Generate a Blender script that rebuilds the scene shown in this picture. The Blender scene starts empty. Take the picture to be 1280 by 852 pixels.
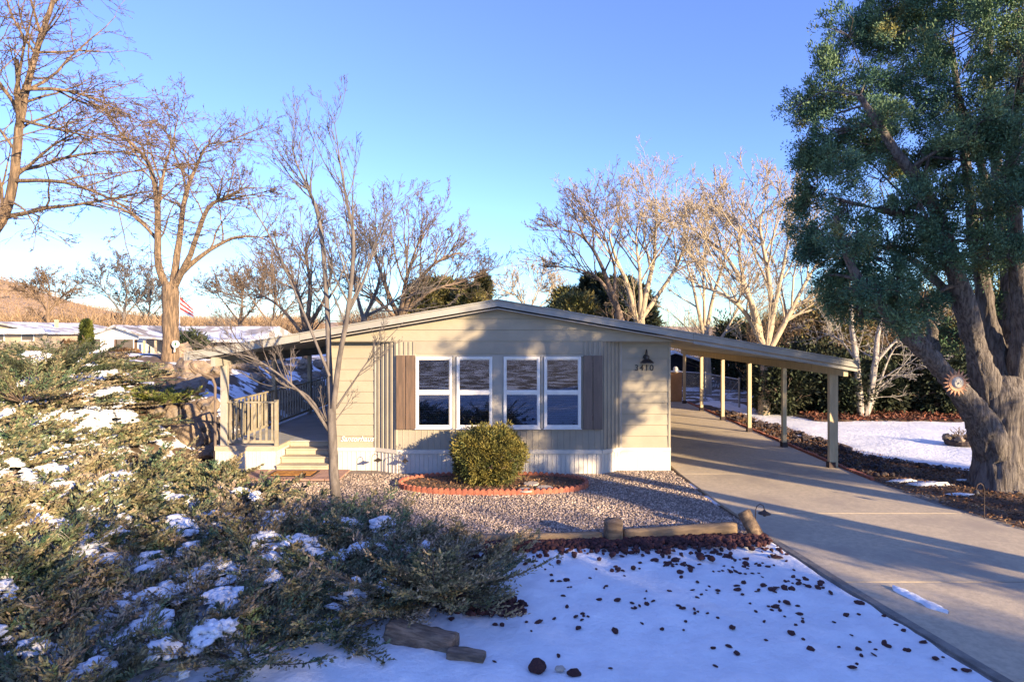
import bpy, bmesh, math, random
import numpy as np
from mathutils import Vector, Matrix, noise
R = math.radians
random.seed(7); RG = np.random.default_rng(11)
F = 760.0; PX, PY = 649.0, 414.0; CH = 3.2
sc = bpy.context.scene
col = sc.collection
def W(px, py, Y): return ((px-PX)/F*Y, Y, CH-(py-PY)/F*Y)          # a sight line taken at depth Y
def GP(px, py, z=0.0):                                              # where a sight line meets height z
    Y = F*(CH-z)/(py-PY); return ((px-PX)/F*Y, Y, z)

# ------------------------------------------------------------------ camera / light / sky
cam_d = bpy.data.cameras.new('camera'); cam = bpy.data.objects.new('camera', cam_d); col.objects.link(cam)
cam.location = (0, 0, CH); cam.rotation_euler = (R(90), 0, 0)
cam_d.sensor_width = 36; cam_d.lens = F/1280*36
cam_d.shift_x = -(PX-640)/1280; cam_d.shift_y = -(426-PY)/1280
cam_d.clip_start = .05; cam_d.clip_end = 5000
sc.camera = cam
SUN_EL, SUN_DX, SUN_DY = 14.0, .70, -.714
sd = Vector((SUN_DX, SUN_DY, 0)).normalized()*math.cos(R(SUN_EL)); sd.z = math.sin(R(SUN_EL))
sun_d = bpy.data.lights.new('sun', 'SUN'); sun_d.energy = 4.0; sun_d.angle = R(.55); sun_d.color = (1, .77, .48)
sun = bpy.data.objects.new('sun', sun_d); col.objects.link(sun)
sun.rotation_euler = sd.to_track_quat('Z', 'Y').to_euler()
wd = bpy.data.worlds.new('World'); sc.world = wd; wd.use_nodes = True
nt = wd.node_tree; nt.nodes.clear()
def N(nt, t, **k):
    n = nt.nodes.new(t)
    for a, b in k.items():
        if hasattr(n, a): setattr(n, a, b)
        else: n.inputs[a].default_value = b
    return n
sky = N(nt, 'ShaderNodeTexSky', sky_type='NISHITA', sun_disc=False, sun_elevation=R(SUN_EL),
        sun_rotation=math.atan2(sd.x, sd.y), altitude=1500, air_density=1.15, dust_density=.35, ozone_density=3.0)
hs = N(nt, 'ShaderNodeHueSaturation'); hs.inputs['Saturation'].default_value = 1.08; hs.inputs['Hue'].default_value = .523
tc = N(nt, 'ShaderNodeTexCoord'); mp = N(nt, 'ShaderNodeMapping'); mp.inputs['Scale'].default_value = (1.2, 1.2, 9)
cn = N(nt, 'ShaderNodeTexNoise'); cn.inputs['Scale'].default_value = 2.4; cn.inputs['Detail'].default_value = 7; cn.inputs['Roughness'].default_value = .62
cr = N(nt, 'ShaderNodeMapRange'); cr.inputs['From Min'].default_value = .43; cr.inputs['From Max'].default_value = .78; cr.inputs['To Max'].default_value = .8
sx = N(nt, 'ShaderNodeSeparateXYZ')
hz = N(nt, 'ShaderNodeMapRange'); hz.inputs['From Min'].default_value = .02; hz.inputs['From Max'].default_value = .26; hz.inputs['To Min'].default_value = 1; hz.inputs['To Max'].default_value = 0
lf = N(nt, 'ShaderNodeMapRange'); lf.inputs['From Min'].default_value = -.1; lf.inputs['From Max'].default_value = -.6; lf.inputs['To Min'].default_value = .12; lf.inputs['To Max'].default_value = 1
m1 = N(nt, 'ShaderNodeMath', operation='MULTIPLY'); m2 = N(nt, 'ShaderNodeMath', operation='MULTIPLY')
mx = N(nt, 'ShaderNodeMix', data_type='RGBA'); mx.inputs['B'].default_value = (2.0, 2.2, 2.5, 1)
bg = N(nt, 'ShaderNodeBackground'); bg.inputs['Strength'].default_value = .15
wo = N(nt, 'ShaderNodeOutputWorld'); L = nt.links.new
L(tc.outputs['Generated'], mp.inputs['Vector']); L(mp.outputs[0], cn.inputs['Vector']); L(cn.outputs['Fac'], cr.inputs['Value'])
L(tc.outputs['Generated'], sx.inputs[0]); L(sx.outputs['Z'], hz.inputs['Value']); L(sx.outputs['X'], lf.inputs['Value'])
L(cr.outputs[0], m1.inputs[0]); L(hz.outputs[0], m1.inputs[1]); L(m1.outputs[0], m2.inputs[0]); L(lf.outputs[0], m2.inputs[1])
vr = N(nt, 'ShaderNodeValToRGB'); L(sx.outputs['Z'], vr.inputs[0]); e_ = vr.color_ramp.elements
e_[0].position = 0; e_[0].color = (.40,.50,.63,1); e_[1].position = 1; e_[1].color = (1.2,1.15,1.1,1)
for p_, c_ in ((.07, (.41,.53,.68,1)), (.2, (.54,.61,.74,1)), (.35, (.60,.64,.76,1)), (.6, (.72,.72,.82,1))): q_ = e_.new(p_); q_.color = c_
mm_ = N(nt, 'ShaderNodeMix', data_type='RGBA', blend_type='MULTIPLY'); mm_.inputs['Factor'].default_value = 1
L(sky.outputs[0], hs.inputs['Color']); L(hs.outputs[0], mm_.inputs['A']); L(vr.outputs[0], mm_.inputs['B']); L(mm_.outputs['Result'], mx.inputs['A']); L(m2.outputs[0], mx.inputs['Factor'])
L(mx.outputs['Result'], bg.inputs['Color']); L(bg.outputs[0], wo.inputs[0])
sc.view_settings.view_transform = 'Standard'; sc.view_settings.look = 'None'; sc.view_settings.gamma = 1
sc.view_settings.exposure = 1.92
sc.cycles.max_bounces = 6; sc.cycles.diffuse_bounces = 3; sc.cycles.transparent_max_bounces = 8
sc.cycles.use_denoising = True

# ------------------------------------------------------------------ materials
def mat(name, c1, c2=None, scale=4, rough=.85, bump=0, bscale=None, stretch=(1,1,1), detail=6, lo=.38, hi=.62,
        island=0, c3=None, c3scale=1.0, c3lo=.52, c3hi=.62, spec=.3, metallic=0, coords='Object', bdist=.02, both=False, attr=None, c4=None):
    m = bpy.data.materials.new(name); m.use_nodes = True; t = m.node_tree; p = t.nodes['Principled BSDF']; L = t.links.new
    p.inputs['Roughness'].default_value = rough; p.inputs['Specular IOR Level'].default_value = spec; p.inputs['Metallic'].default_value = metallic
    tc = N(t, 'ShaderNodeTexCoord'); mp = N(t, 'ShaderNodeMapping'); mp.inputs['Scale'].default_value = stretch
    L(tc.outputs[coords], mp.inputs['Vector'])
    def nz(s, d=detail):
        n = N(t, 'ShaderNodeTexNoise'); n.inputs['Scale'].default_value = s; n.inputs['Detail'].default_value = d; n.inputs['Roughness'].default_value = .62
        L(mp.outputs[0], n.inputs['Vector']); return n
    def ramp(sock, a, b):
        r = N(t, 'ShaderNodeMapRange', interpolation_type='SMOOTHSTEP'); r.inputs['From Min'].default_value = a; r.inputs['From Max'].default_value = b; L(sock, r.inputs['Value']); return r.outputs[0]
    def mix(fac, a, b):
        x = N(t, 'ShaderNodeMix', data_type='RGBA')
        for s, v in (('Factor', fac), ('A', a), ('B', b)):
            if isinstance(v, (tuple, float)): x.inputs[s].default_value = (*v, 1) if isinstance(v, tuple) else v
            else: L(v, x.inputs[s])
        return x.outputs['Result']
    out = c1
    if c2 is not None: out = mix(ramp(nz(scale).outputs['Fac'], lo, hi), c1, c2)
    if c3 is not None: out = mix(ramp(nz(c3scale).outputs['Fac'], c3lo, c3hi), out, c3)
    if attr is not None and c4 is not None:
        a = N(t, 'ShaderNodeAttribute'); a.attribute_name = attr
        g = N(t, 'ShaderNodeMath', operation='MULTIPLY'); L(a.outputs['Fac'], g.inputs[0]); L(ramp(nz(c3scale*2.3).outputs['Fac'], .38, .6), g.inputs[1])
        out = mix(g.outputs[0], out, c4)
    if island:
        g = N(t, 'ShaderNodeNewGeometry'); h = N(t, 'ShaderNodeHueSaturation')
        r = N(t, 'ShaderNodeMapRange'); r.inputs['To Min'].default_value = 1-island; r.inputs['To Max'].default_value = 1+island
        L(g.outputs['Random Per Island'], r.inputs['Value']); L(r.outputs[0], h.inputs['Value'])
        if isinstance(out, tuple): h.inputs['Color'].default_value = (*out, 1)
        else: L(out, h.inputs['Color'])
        out = h.outputs[0]
    if isinstance(out, tuple): p.inputs['Base Color'].default_value = (*out, 1)
    else: L(out, p.inputs['Base Color'])
    if bump:
        b = N(t, 'ShaderNodeBump'); b.inputs['Strength'].default_value = bump; b.inputs['Distance'].default_value = bdist
        L(nz(bscale or scale*3, 8).outputs['Fac'], b.inputs['Height']); L(b.outputs[0], p.inputs['Normal'])
    return m
M = {}
M['siding'] = mat('siding_paint', (.335,.29,.215), (.30,.262,.197), 1.6, .6, .12, 60, bdist=.004)
M['siding2'] = mat('corrugated_siding_paint', (.315,.275,.21), (.275,.243,.19), 2, .6, .12, 60, bdist=.004)
M['skirt'] = mat('skirting_white', (.60,.555,.475), (.54,.50,.43), 2.2, .6, .12, 50, bdist=.004, c3=(.42,.38,.32), c3scale=3.5, c3lo=.62, c3hi=.75)
M['trim'] = mat('trim_taupe', (.36,.33,.28), (.32,.29,.25), 3, .55)
M['fascia'] = mat('fascia_paint', (.31,.295,.265), (.26,.25,.23), 2.5, .5, .1, 40, bdist=.003)
M['under'] = mat('pan_roof_cream', (.52,.46,.34), (.46,.41,.31), 2, .5)
M['roofing'] = mat('roof_metal', (.32,.32,.32), (.24,.25,.26), 1.5, .55)
M['white'] = mat('vinyl_white', (.70,.68,.64), (.64,.62,.59), 5, .4)
M['blind'] = mat('blind_slats', (.42,.40,.36), (.36,.34,.31), 5, .6)
M['blindback'] = mat('blind_back', (.24,.23,.21), rough=.7)
M['darkin'] = mat('dark_interior', (.018,.018,.022), rough=.6)
M['shutter'] = mat('shutter_wood', (.15,.095,.065), (.10,.068,.05), 3, .7, .4, 12, stretch=(6,6,.6), bdist=.006)
M['shutter2'] = mat('shutter_faded', (.17,.125,.10), (.13,.10,.082), 3, .7, .4, 12, stretch=(6,6,.6), bdist=.006)
M['post'] = mat('post_paint', (.50,.40,.25), (.42,.34,.22), 4, .65, .2, 20, stretch=(3,3,.5), c3=(.13,.11,.09), c3scale=4, c3lo=.66, c3hi=.74)
M['deck'] = mat('deck_paint', (.36,.355,.345), (.30,.30,.295), 2, .6, .25, 22, stretch=(1,1,1), bdist=.006)
M['step'] = mat('step_paint', (.42,.36,.26), (.36,.31,.23), 3, .65, .2, 20)
M['rail'] = mat('rail_paint', (.33,.285,.205), (.25,.215,.155), 5, .65, .2, 20)
M['black'] = mat('black_metal', (.015,.014,.014), (.03,.022,.018), 9, .45, spec=.5)
M['brown_metal'] = mat('hook_iron', (.10,.065,.05), (.05,.035,.03), 9, .6)
M['snow'] = mat('snow', (.80,.80,.81), (.70,.71,.735), 1.6, .6, .6, 9, bdist=.05)
M['concrete'] = mat('concrete', (.52,.425,.295), (.40,.33,.235), 14, .8, .6, 55, c3=(.35,.29,.22), c3scale=.55, c3lo=.48, c3hi=.68, bdist=.008, lo=.3, hi=.7, detail=12)
M['curb'] = mat('curb_concrete', (.24,.215,.18), (.16,.145,.125), 5, .85, .5, 40)
M['gravelbed'] = mat('gravel_base', (.26,.21,.17), (.16,.13,.11), 30, .9, .9, 50, c3=(.2,.16,.135), c3scale=.8)
M['pebble'] = mat('pebbles', (.46,.36,.285), (.36,.28,.225), 2, .8, island=.5)
M['lava'] = mat('lava_rock', (.085,.032,.028), (.045,.02,.022), 9, .9, .8, 25, island=.45)
M['dirt'] = mat('yard_dirt', (.13,.085,.055), (.075,.05,.036), 9, .95, .8, 30, c3=(.17,.115,.075), c3scale=1.2)
M['leaf'] = mat('dead_leaves', (.20,.10,.05), (.11,.06,.038), 3, .8, island=.55, c3=(.27,.17,.09), c3scale=2)
M['redleaf'] = mat('red_leaves', (.17,.055,.03), (.10,.045,.028), 3, .8, island=.5)
M['tanrock'] = mat('sandstone', (.30,.225,.16), (.18,.14,.105), 1.6, .9, .8, 9, c3=(.22,.19,.165), c3scale=.7, bdist=.05)
M['darkrock'] = mat('dark_rock', (.075,.055,.05), (.04,.03,.032), 6, .9, .7, 16, bdist=.03)
M['tile'] = mat('stepping_stone', (.50,.42,.34), (.40,.33,.27), 8, .85, .3, 40)
M['terra'] = mat('terracotta_edging', (.42,.145,.085), (.30,.10,.065), 6, .8, .5, 30, c3=(.20,.085,.06), c3scale=3, c3lo=.6, c3hi=.72)
M['timber'] = mat('weathered_timber', (.30,.21,.125), (.19,.135,.085), 3, .9, .9, 14, stretch=(1,7,7), bdist=.02)
M['timberv'] = mat('weathered_post', (.26,.18,.11), (.13,.09,.06), 3, .9, .9, 14, stretch=(7,7,1), bdist=.02)
M['log'] = mat('rotting_log', (.27,.205,.15), (.12,.09,.07), 4, .95, .9, 16, stretch=(1,5,5), bdist=.03)
M['mat'] = mat('doormat_coir', (.48,.23,.055), (.26,.11,.03), 9, .95, .8, 90)
M['matb'] = mat('doormat_border', (.06,.035,.025), (.04,.026,.02), 9, .9)
M['paver'] = mat('pinkish_paver', (.36,.22,.17), (.28,.17,.135), 7, .9, .4, 30)
M['bark_o'] = mat('bark_ochre', (.27,.185,.115), (.11,.078,.055), 7, .9, 1, 12, stretch=(2.4,2.4,.35), bdist=.08)
M['bark_g'] = mat('bark_grey', (.165,.14,.122), (.095,.08,.072), 5, .9, .6, 22, stretch=(2,2,.6), bdist=.01)
M['bark_t'] = mat('bark_tan', (.43,.345,.235), (.31,.25,.175), 4, .9, .7, 14, stretch=(2,2,.5), bdist=.03)
M['bark_d'] = mat('bark_dark', (.20,.145,.105), (.11,.08,.06), 4, .9, .7, 14, stretch=(2,2,.5), bdist=.03)
M['bark_w'] = mat('bark_white', (.38,.345,.30), (.20,.175,.155), 5, .85, .6, 16, stretch=(2,2,.6))
M['bark_c'] = mat('bark_juniper', (.19,.165,.15), (.07,.058,.054), 9, .95, 1.0, 14, stretch=(2.6,2.6,.22), bdist=.05, lo=.36, hi=.66)
M['needle_c'] = mat('conifer_needles', (.058,.125,.075), (.115,.18,.085), 1.2, .7, island=.5, c3=(.22,.20,.06), c3scale=1.3, c3lo=.56, c3hi=.66)
M['needle_j'] = mat('juniper_needles', (.045,.092,.052), (.11,.15,.072), .9, .75, island=.5, c3=(.21,.175,.09), c3scale=1.5, c3lo=.52, c3hi=.62, attr='tip', c4=(.26,.195,.11))
M['needle_j2'] = mat('juniper_rust_needles', (.14,.14,.08), (.20,.165,.10), 1.6, .75, island=.5, c3=(.09,.11,.045), c3scale=1.7, attr='tip', c4=(.33,.235,.165))
M['needle_g'] = mat('golden_juniper_needles', (.19,.165,.065), (.26,.20,.09), 1.6, .75, island=.5, c3=(.10,.12,.05), c3scale=1.9, attr='tip', c4=(.36,.25,.15))
M['needle_y'] = mat('box_leaves', (.105,.10,.026), (.175,.14,.032), 4, .65, island=.5, c3=(.055,.07,.022), c3scale=3)
M['needle_o'] = mat('olive_foliage', (.14,.145,.05), (.22,.18,.065), .5, .75, island=.5, c3=(.05,.06,.03), c3scale=.6)
M['needle_d'] = mat('hedge_foliage', (.030,.046,.024), (.055,.06,.03), .9, .75, island=.6, c3=(.10,.05,.028), c3scale=1.3, c3lo=.6, c3hi=.7)
M['needle_r'] = mat('rust_foliage', (.20,.11,.05), (.12,.075,.04), .7, .8, island=.5)
M['needle_l'] = mat('cypress_foliage', (.16,.17,.03), (.10,.125,.03), 2, .75, island=.4)
M['brush'] = mat('dry_brush', (.30,.20,.115), (.19,.13,.08), .35, .9, island=.45)
M['brushg'] = mat('grey_brush', (.24,.19,.145), (.15,.115,.09), .4, .9, island=.45)
M['frost'] = mat('frosted_stems', (.42,.38,.34), (.30,.26,.22), 3, .8, island=.35)
M['hill'] = mat('dry_hillside', (.52,.35,.20), (.40,.27,.16), .03, .95, 0, c3=(.10,.085,.05), c3scale=.09, c3lo=.55, c3hi=.62)
M['hwhite'] = mat('house_white', (.78,.75,.70), (.72,.69,.64), 2, .7)
M['htan'] = mat('house_tan', (.45,.36,.25), (.40,.32,.22), 2, .7)
M['hroof'] = mat('house_roof_snow', (.30,.27,.25), (.62,.63,.66), .6, .8, lo=.42, hi=.55)
M['hroof2'] = mat('house_roof', (.26,.235,.215), (.20,.185,.175), 1.2, .8, c3=(.66,.67,.70), c3scale=.5, c3lo=.5, c3hi=.56)
M['hglass'] = mat('house_glass', (.12,.10,.08), rough=.2, spec=.6)
M['orange'] = mat('cabinet_tan', (.48,.26,.13), (.40,.22,.11), 3, .7)
M['galv'] = mat('galvanised', (.36,.37,.38), (.28,.29,.30), 8, .45, metallic=.5)
M['dark'] = mat('painted_shade', (.02,.02,.024), rough=.8)  # near-black colour that paints the shade in openings and below a roof
M['brass'] = mat('sun_face_clay', (.50,.26,.15), (.40,.20,.12), 9, .6)
M['clay'] = mat('sun_face_centre', (.45,.42,.36), (.32,.30,.27), 12, .6)
M['green'] = mat('green_emblem', (.02,.12,.05), rough=.5)
M['flagr'] = mat('flag_red', (.50,.045,.035), rough=.7)
M['flagw'] = mat('flag_white', (.7,.68,.66), rough=.7)
M['flagb'] = mat('flag_blue', (.03,.05,.20), rough=.7)
# window glass: clear sheet with a mirror share
g = bpy.data.materials.new('window_glass'); g.use_nodes = True; t = g.node_tree; t.nodes.clear()
o_ = N(t, 'ShaderNodeOutputMaterial'); ms = N(t, 'ShaderNodeMixShader'); tr = N(t, 'ShaderNodeBsdfTransparent'); gl = N(t, 'ShaderNodeBsdfGlossy')
tr.inputs[0].default_value = (.52,.55,.60,1); gl.inputs['Roughness'].default_value = .02; gl.inputs['Color'].default_value = (.85,.9,1,1)
lw = N(t, 'ShaderNodeLayerWeight'); lw.inputs['Blend'].default_value = .35
ad = N(t, 'ShaderNodeMath', operation='ADD'); ad.inputs[1].default_value = .06
nb = N(t, 'ShaderNodeTexNoise'); nb.inputs['Scale'].default_value = 1.6; bb = N(t, 'ShaderNodeBump'); bb.inputs['Strength'].default_value = .04; bb.inputs['Distance'].default_value = .01
tcg = N(t, 'ShaderNodeTexCoord'); t.links.new(tcg.outputs['Object'], nb.inputs['Vector']); t.links.new(nb.outputs['Fac'], bb.inputs['Height']); t.links.new(bb.outputs[0], gl.inputs['Normal'])
t.links.new(lw.outputs['Fresnel'], ad.inputs[0]); t.links.new(ad.outputs[0], ms.inputs[0]); t.links.new(tr.outputs[0], ms.inputs[1]); t.links.new(gl.outputs[0], ms.inputs[2]); t.links.new(ms.outputs[0], o_.inputs[0])
M['glass'] = g
# ground: soil, dry grass and snow lying in patches
gm = mat('ground_soil_snow', (.16,.11,.07), (.09,.065,.045), 3, .95, .7, 18, c3=(.80,.81,.84), c3scale=.8, c3lo=.50, c3hi=.54, bdist=.03)
M['ground'] = gm

# ------------------------------------------------------------------ mesh helpers
def tag(o, label=None, cat=None, group=None, kind=None):
    for k, v in (('label', label), ('category', cat), ('group', group), ('kind', kind)):
        if v: o[k] = v
    return o
def link(name, me, m=None, parent=None, loc=None):
    o = bpy.data.objects.new(name, me)
    if m is not None and me is not None and len(me.materials) == 0: me.materials.append(m)
    col.objects.link(o)
    if parent is not None: o.parent = parent
    if loc is not None: o.location = loc
    return o
def empty(name, loc, rz=0, **k):
    o = bpy.data.objects.new(name, None); col.objects.link(o); o.location = loc; o.rotation_euler.z = rz
    o.empty_display_size = .1
    return tag(o, **k)
def np_mesh(name, V, faces, smooth=False, attrs=None):
    me = bpy.data.meshes.new(name)
    V = np.ascontiguousarray(V, np.float32).reshape(-1, 3)
    me.vertices.add(len(V)); me.vertices.foreach_set('co', V.ravel())
    idx = [np.asarray(f, np.int32) for f in faces if len(f)]
    tot = np.concatenate([np.full(len(f), f.shape[1], np.int32) for f in idx])
    li = np.concatenate([f.ravel() for f in idx])
    me.loops.add(len(li)); me.loops.foreach_set('vertex_index', li)
    me.polygons.add(len(tot)); me.polygons.foreach_set('loop_start', np.concatenate([[0], np.cumsum(tot)[:-1]]).astype(np.int32))
    me.update(calc_edges=True); me.validate()
    if smooth: me.polygons.foreach_set('use_smooth', np.ones(len(me.polygons), bool))
    for k, a in (attrs or {}).items():
        at = me.attributes.new(k, 'FLOAT', 'POINT'); at.data.foreach_set('value', np.asarray(a, np.float32))
    return me
class MB:
    def __init__(s): s.v = []; s.f = []
    def poly(s, pts):
        n = len(s.v); s.v += [tuple(p) for p in pts]; s.f.append(tuple(range(n, n+len(pts)))); return s
    def box(s, x0, x1, y0, y1, z0, z1, rz=0, c=None, bev=0):
        if x0 > x1: x0, x1 = x1, x0
        n = len(s.v)
        P = [(x,y,z) for z in (z0,z1) for x,y in ((x0,y0),(x1,y0),(x1,y1),(x0,y1))]
        if rz:
            cx, cy = c or ((x0+x1)/2, (y0+y1)/2); ca, sa = math.cos(rz), math.sin(rz)
            P = [(cx+(x-cx)*ca-(y-cy)*sa, cy+(x-cx)*sa+(y-cy)*ca, z) for x,y,z in P]
        s.v += P
        s.f += [tuple(n+i for i in q) for q in ((0,3,2,1),(4,5,6,7),(0,1,5,4),(1,2,6,5),(2,3,7,6),(3,0,4,7))]
        return s
    def bar(s, a, b, w, h, up=(0,0,1)):
        a, b = Vector(a), Vector(b); d = (b-a).normalized(); u = Vector(up); sd_ = d.cross(u)
        if sd_.length < 1e-4: sd_ = d.cross(Vector((1,0,0)))
        sd_.normalize(); u = sd_.cross(d); n = len(s.v)
        for p in (a, b):
            for i, j in ((-1,-1),(1,-1),(1,1),(-1,1)): s.v.append(tuple(p+sd_*(i*w/2)+u*(j*h/2)))
        s.f += [tuple(n+i for i in q) for q in ((0,1,2,3),(7,6,5,4),(0,4,5,1),(1,5,6,2),(2,6,7,3),(3,7,4,0))]
        return s
    def cyl(s, a, b, r0, r1=None, n=10):
        r1 = r0 if r1 is None else r1
        a, b = Vector(a), Vector(b); d = (b-a).normalized(); u = d.orthogonal().normalized(); v = d.cross(u); k = len(s.v)
        for p, r in ((a, r0), (b, r1)):
            for i in range(n):
                t_ = i*2*math.pi/n; s.v.append(tuple(p+u*(r*math.cos(t_))+v*(r*math.sin(t_))))
        for i in range(n): j = (i+1) % n; s.f.append((k+i, k+j, k+n+j, k+n+i))
        s.f.append(tuple(k+i for i in reversed(range(n)))); s.f.append(tuple(k+n+i for i in range(n)))
        return s
    def path(s, pts, r, n=7):
        for a, b in zip(pts, pts[1:]): s.cyl(a, b, r, r, n)
        return s
    def lathe(s, cx, cy, prof, n=16):
        k = len(s.v)
        for r, z in prof:
            for i in range(n): t_ = i*2*math.pi/n; s.v.append((cx+r*math.cos(t_), cy+r*math.sin(t_), z))
        for q in range(len(prof)-1):
            for i in range(n): j = (i+1) % n; s.f.append((k+q*n+i, k+q*n+j, k+(q+1)*n+j, k+(q+1)*n+i))
        s.f.append(tuple(k+i for i in reversed(range(n)))); m_ = k+(len(prof)-1)*n; s.f.append(tuple(m_+i for i in range(n)))
        return s
    def prism(s, poly, y0, y1):       # poly in (x,z), extruded along y
        k = len(s.v); n = len(poly)
        for y in (y0, y1): s.v += [(x, y, z) for x, z in poly]
        for i in range(n): j = (i+1) % n; s.f.append((k+i, k+j, k+n+j, k+n+i))
        s.f.append(tuple(k+i for i in reversed(range(n)))); s.f.append(tuple(k+n+i for i in range(n)))
        return s
    def mesh(s, name):
        me = bpy.data.meshes.new(name); me.from_pydata(s.v, [], s.f); me.update()
        b = bmesh.new(); b.from_mesh(me); bmesh.ops.recalc_face_normals(b, faces=b.faces); b.to_mesh(me); b.free(); return me
    def build(s, name, m, parent=None, bevel=0, **k):
        o = link(name, s.mesh(name), m, parent)
        if parent is not None and parent.matrix_world != Matrix(): pass
        if bevel:
            md = o.modifiers.new('bevel', 'BEVEL'); md.width = bevel; md.segments = 2; md.limit_method = 'ANGLE'
        return tag(o, **k)
def thing(name, **k): return empty(name, k.pop('loc', (0,0,0)), **k)   # parts of fixed things are built in place, the Empty is moved after
def settle(root, loc):
    """Move the root Empty to its base without moving its parts."""
    root.location = loc
    for c in [o for o in bpy.data.objects if o.parent == root]: c.location = Vector(c.location)-Vector(loc)

# ---- tubes
class Tubes:
    def __init__(s): s.g = {}
    def add(s, pts, rad, sides): s.g.setdefault((len(pts), sides), []).append((pts, rad))
    def addarr(s, P, Rr, sides): s.g.setdefault((P.shape[1], sides), []).extend(zip(P, Rr))
    def arrays(s):
        VV, FF, off = [], [], 0
        for (n, k), items in s.g.items():
            P = np.array([i[0] for i in items], np.float64); Rr = np.array([i[1] for i in items], np.float64)
            T = np.gradient(P, axis=1); T /= np.linalg.norm(T, axis=2, keepdims=True)+1e-9
            D = P[:, -1]-P[:, 0]; ref = np.zeros_like(D); ref[np.arange(len(D)), np.argmin(np.abs(D), axis=1)] = 1
            U = np.cross(T, ref[:, None, :]); U /= np.linalg.norm(U, axis=2, keepdims=True)+1e-9; Vv = np.cross(T, U)
            a = np.arange(k)*2*np.pi/k
            X = P[:, :, None, :]+Rr[:, :, None, None]*(np.cos(a)[None,None,:,None]*U[:,:,None,:]+np.sin(a)[None,None,:,None]*Vv[:,:,None,:])
            B = len(items); VV.append(X.reshape(-1, 3))
            base = (np.arange(B)*n*k)[:, None, None]+(np.arange(n-1)*k)[None, :, None]; i = np.arange(k)[None, None, :]; j = (i+1) % k
            q = np.stack([base+i, base+j, base+k+j, base+k+i], -1).reshape(-1, 4)+off
            FF.append(q); off += B*n*k
        return np.concatenate(VV), np.concatenate(FF)
    def mesh(s, name):
        V, Fq = s.arrays(); return np_mesh(name, V, [Fq], smooth=True)
def rot_about(d, ang, rng):
    """A unit vector at ang from d, at a random turn."""
    u = np.cross(d, rng.normal(size=3)); u /= np.linalg.norm(u)+1e-9
    return d*math.cos(ang)+u*math.sin(ang)
def grow(tb, p, d, Ln, r, lvl, P, rng, tips=None):
    n = P['segs'][lvl]; step = Ln/n; pts = [p]; d = np.array(d, float)
    dirs = [d.copy()]
    for i in range(n):
        d = d+rng.normal(size=3)*P['wob'][lvl]; d[2] += P['up'][lvl]; d /= np.linalg.norm(d)
        p = p+d*step; pts.append(p); dirs.append(d.copy())
    rt = max(P['rmin'], r*P['tip']); rad = np.linspace(r, rt, n+1)
    tb.add(np.array(pts), rad, P['sides'][lvl])
    if tips is not None and lvl >= P['tiplvl']: tips.append((pts[-1], dirs[-1])); tips.append((pts[n//2], dirs[n//2]))
    if lvl+1 < len(P['segs']): spawn(tb, np.array(pts), rad, dirs, Ln, lvl+1, P, rng, tips)
def spawn(tb, pts, rad, dirs, Ln, lvl, P, rng, tips=None, t0=.18, kids=None):
    n = len(pts)-1
    for k in range(kids or P['kids'][lvl]):
        t_ = t0+(1-t0)*rng.random()**.8; f = t_*n; i = min(int(f), n-1); w = f-i
        p = pts[i]*(1-w)+pts[i+1]*w; r = rad[i]*(1-w)+rad[i+1]*w
        d = rot_about(dirs[i], P['ang'][lvl]*(.7+.6*rng.random()), rng)
        if d[2] < -.1: d[2] *= .3
        l2 = Ln*P['ratio'][lvl]*(1.15-.65*t_)*(.6+.7*rng.random())
        grow(tb, p, d/np.linalg.norm(d), l2, max(P['rmin'], r*P['rr'][lvl]), lvl, P, rng, tips)
def limb(tb, pl, P, rng, tips=None, kids=12, sides=8, lvl=1, klen=None, t0=.25, jit=.03, sub=4):
    """pl: [(px,py,Y,radius)...] main limb; children spring from it."""
    pts = [np.array(W(a, b, c)) for a, b, c, _ in pl]; rad = [q[3] for q in pl]
    Pd, Rd = [], []
    for i in range(len(pts)-1):                       # Catmull-Rom between the given points
        p0, p1, p2, p3 = pts[max(i-1,0)], pts[i], pts[i+1], pts[min(i+2, len(pts)-1)]
        for q in range(sub):
            u = q/sub; Pd.append(.5*((2*p1)+(-p0+p2)*u+(2*p0-5*p1+4*p2-p3)*u*u+(-p0+3*p1-3*p2+p3)*u**3)+rng.normal(size=3)*jit*min(rad[i]*2, .25)); Rd.append(rad[i]*(1-u)+rad[i+1]*u)
    Pd.append(pts[-1]); Rd.append(rad[-1]); Pd = np.array(Pd)
    tb.add(Pd, np.array(Rd), sides)
    Ln = np.linalg.norm(np.diff(Pd, axis=0), axis=1).sum()
    dirs = np.gradient(Pd, axis=0); dirs /= np.linalg.norm(dirs, axis=1, keepdims=True)
    if kids: spawn(tb, Pd, np.array(Rd), list(dirs), klen or Ln, lvl, P, rng, tips, t0=t0, kids=kids)
    return Pd, Rd
PB = dict(segs=[6,5,4,3,2], sides=[8,5,4,3,3], wob=[.05,.13,.17,.2,.2], up=[.02,.05,.05,.04,.03], kids=[0,8,6,4,3],
          ang=[.6,.75,.7,.7,.7], ratio=[1,.45,.5,.5,.55], rr=[.6,.5,.55,.6,.7], rmin=.006, tip=.35, tiplvl=9)

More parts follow.
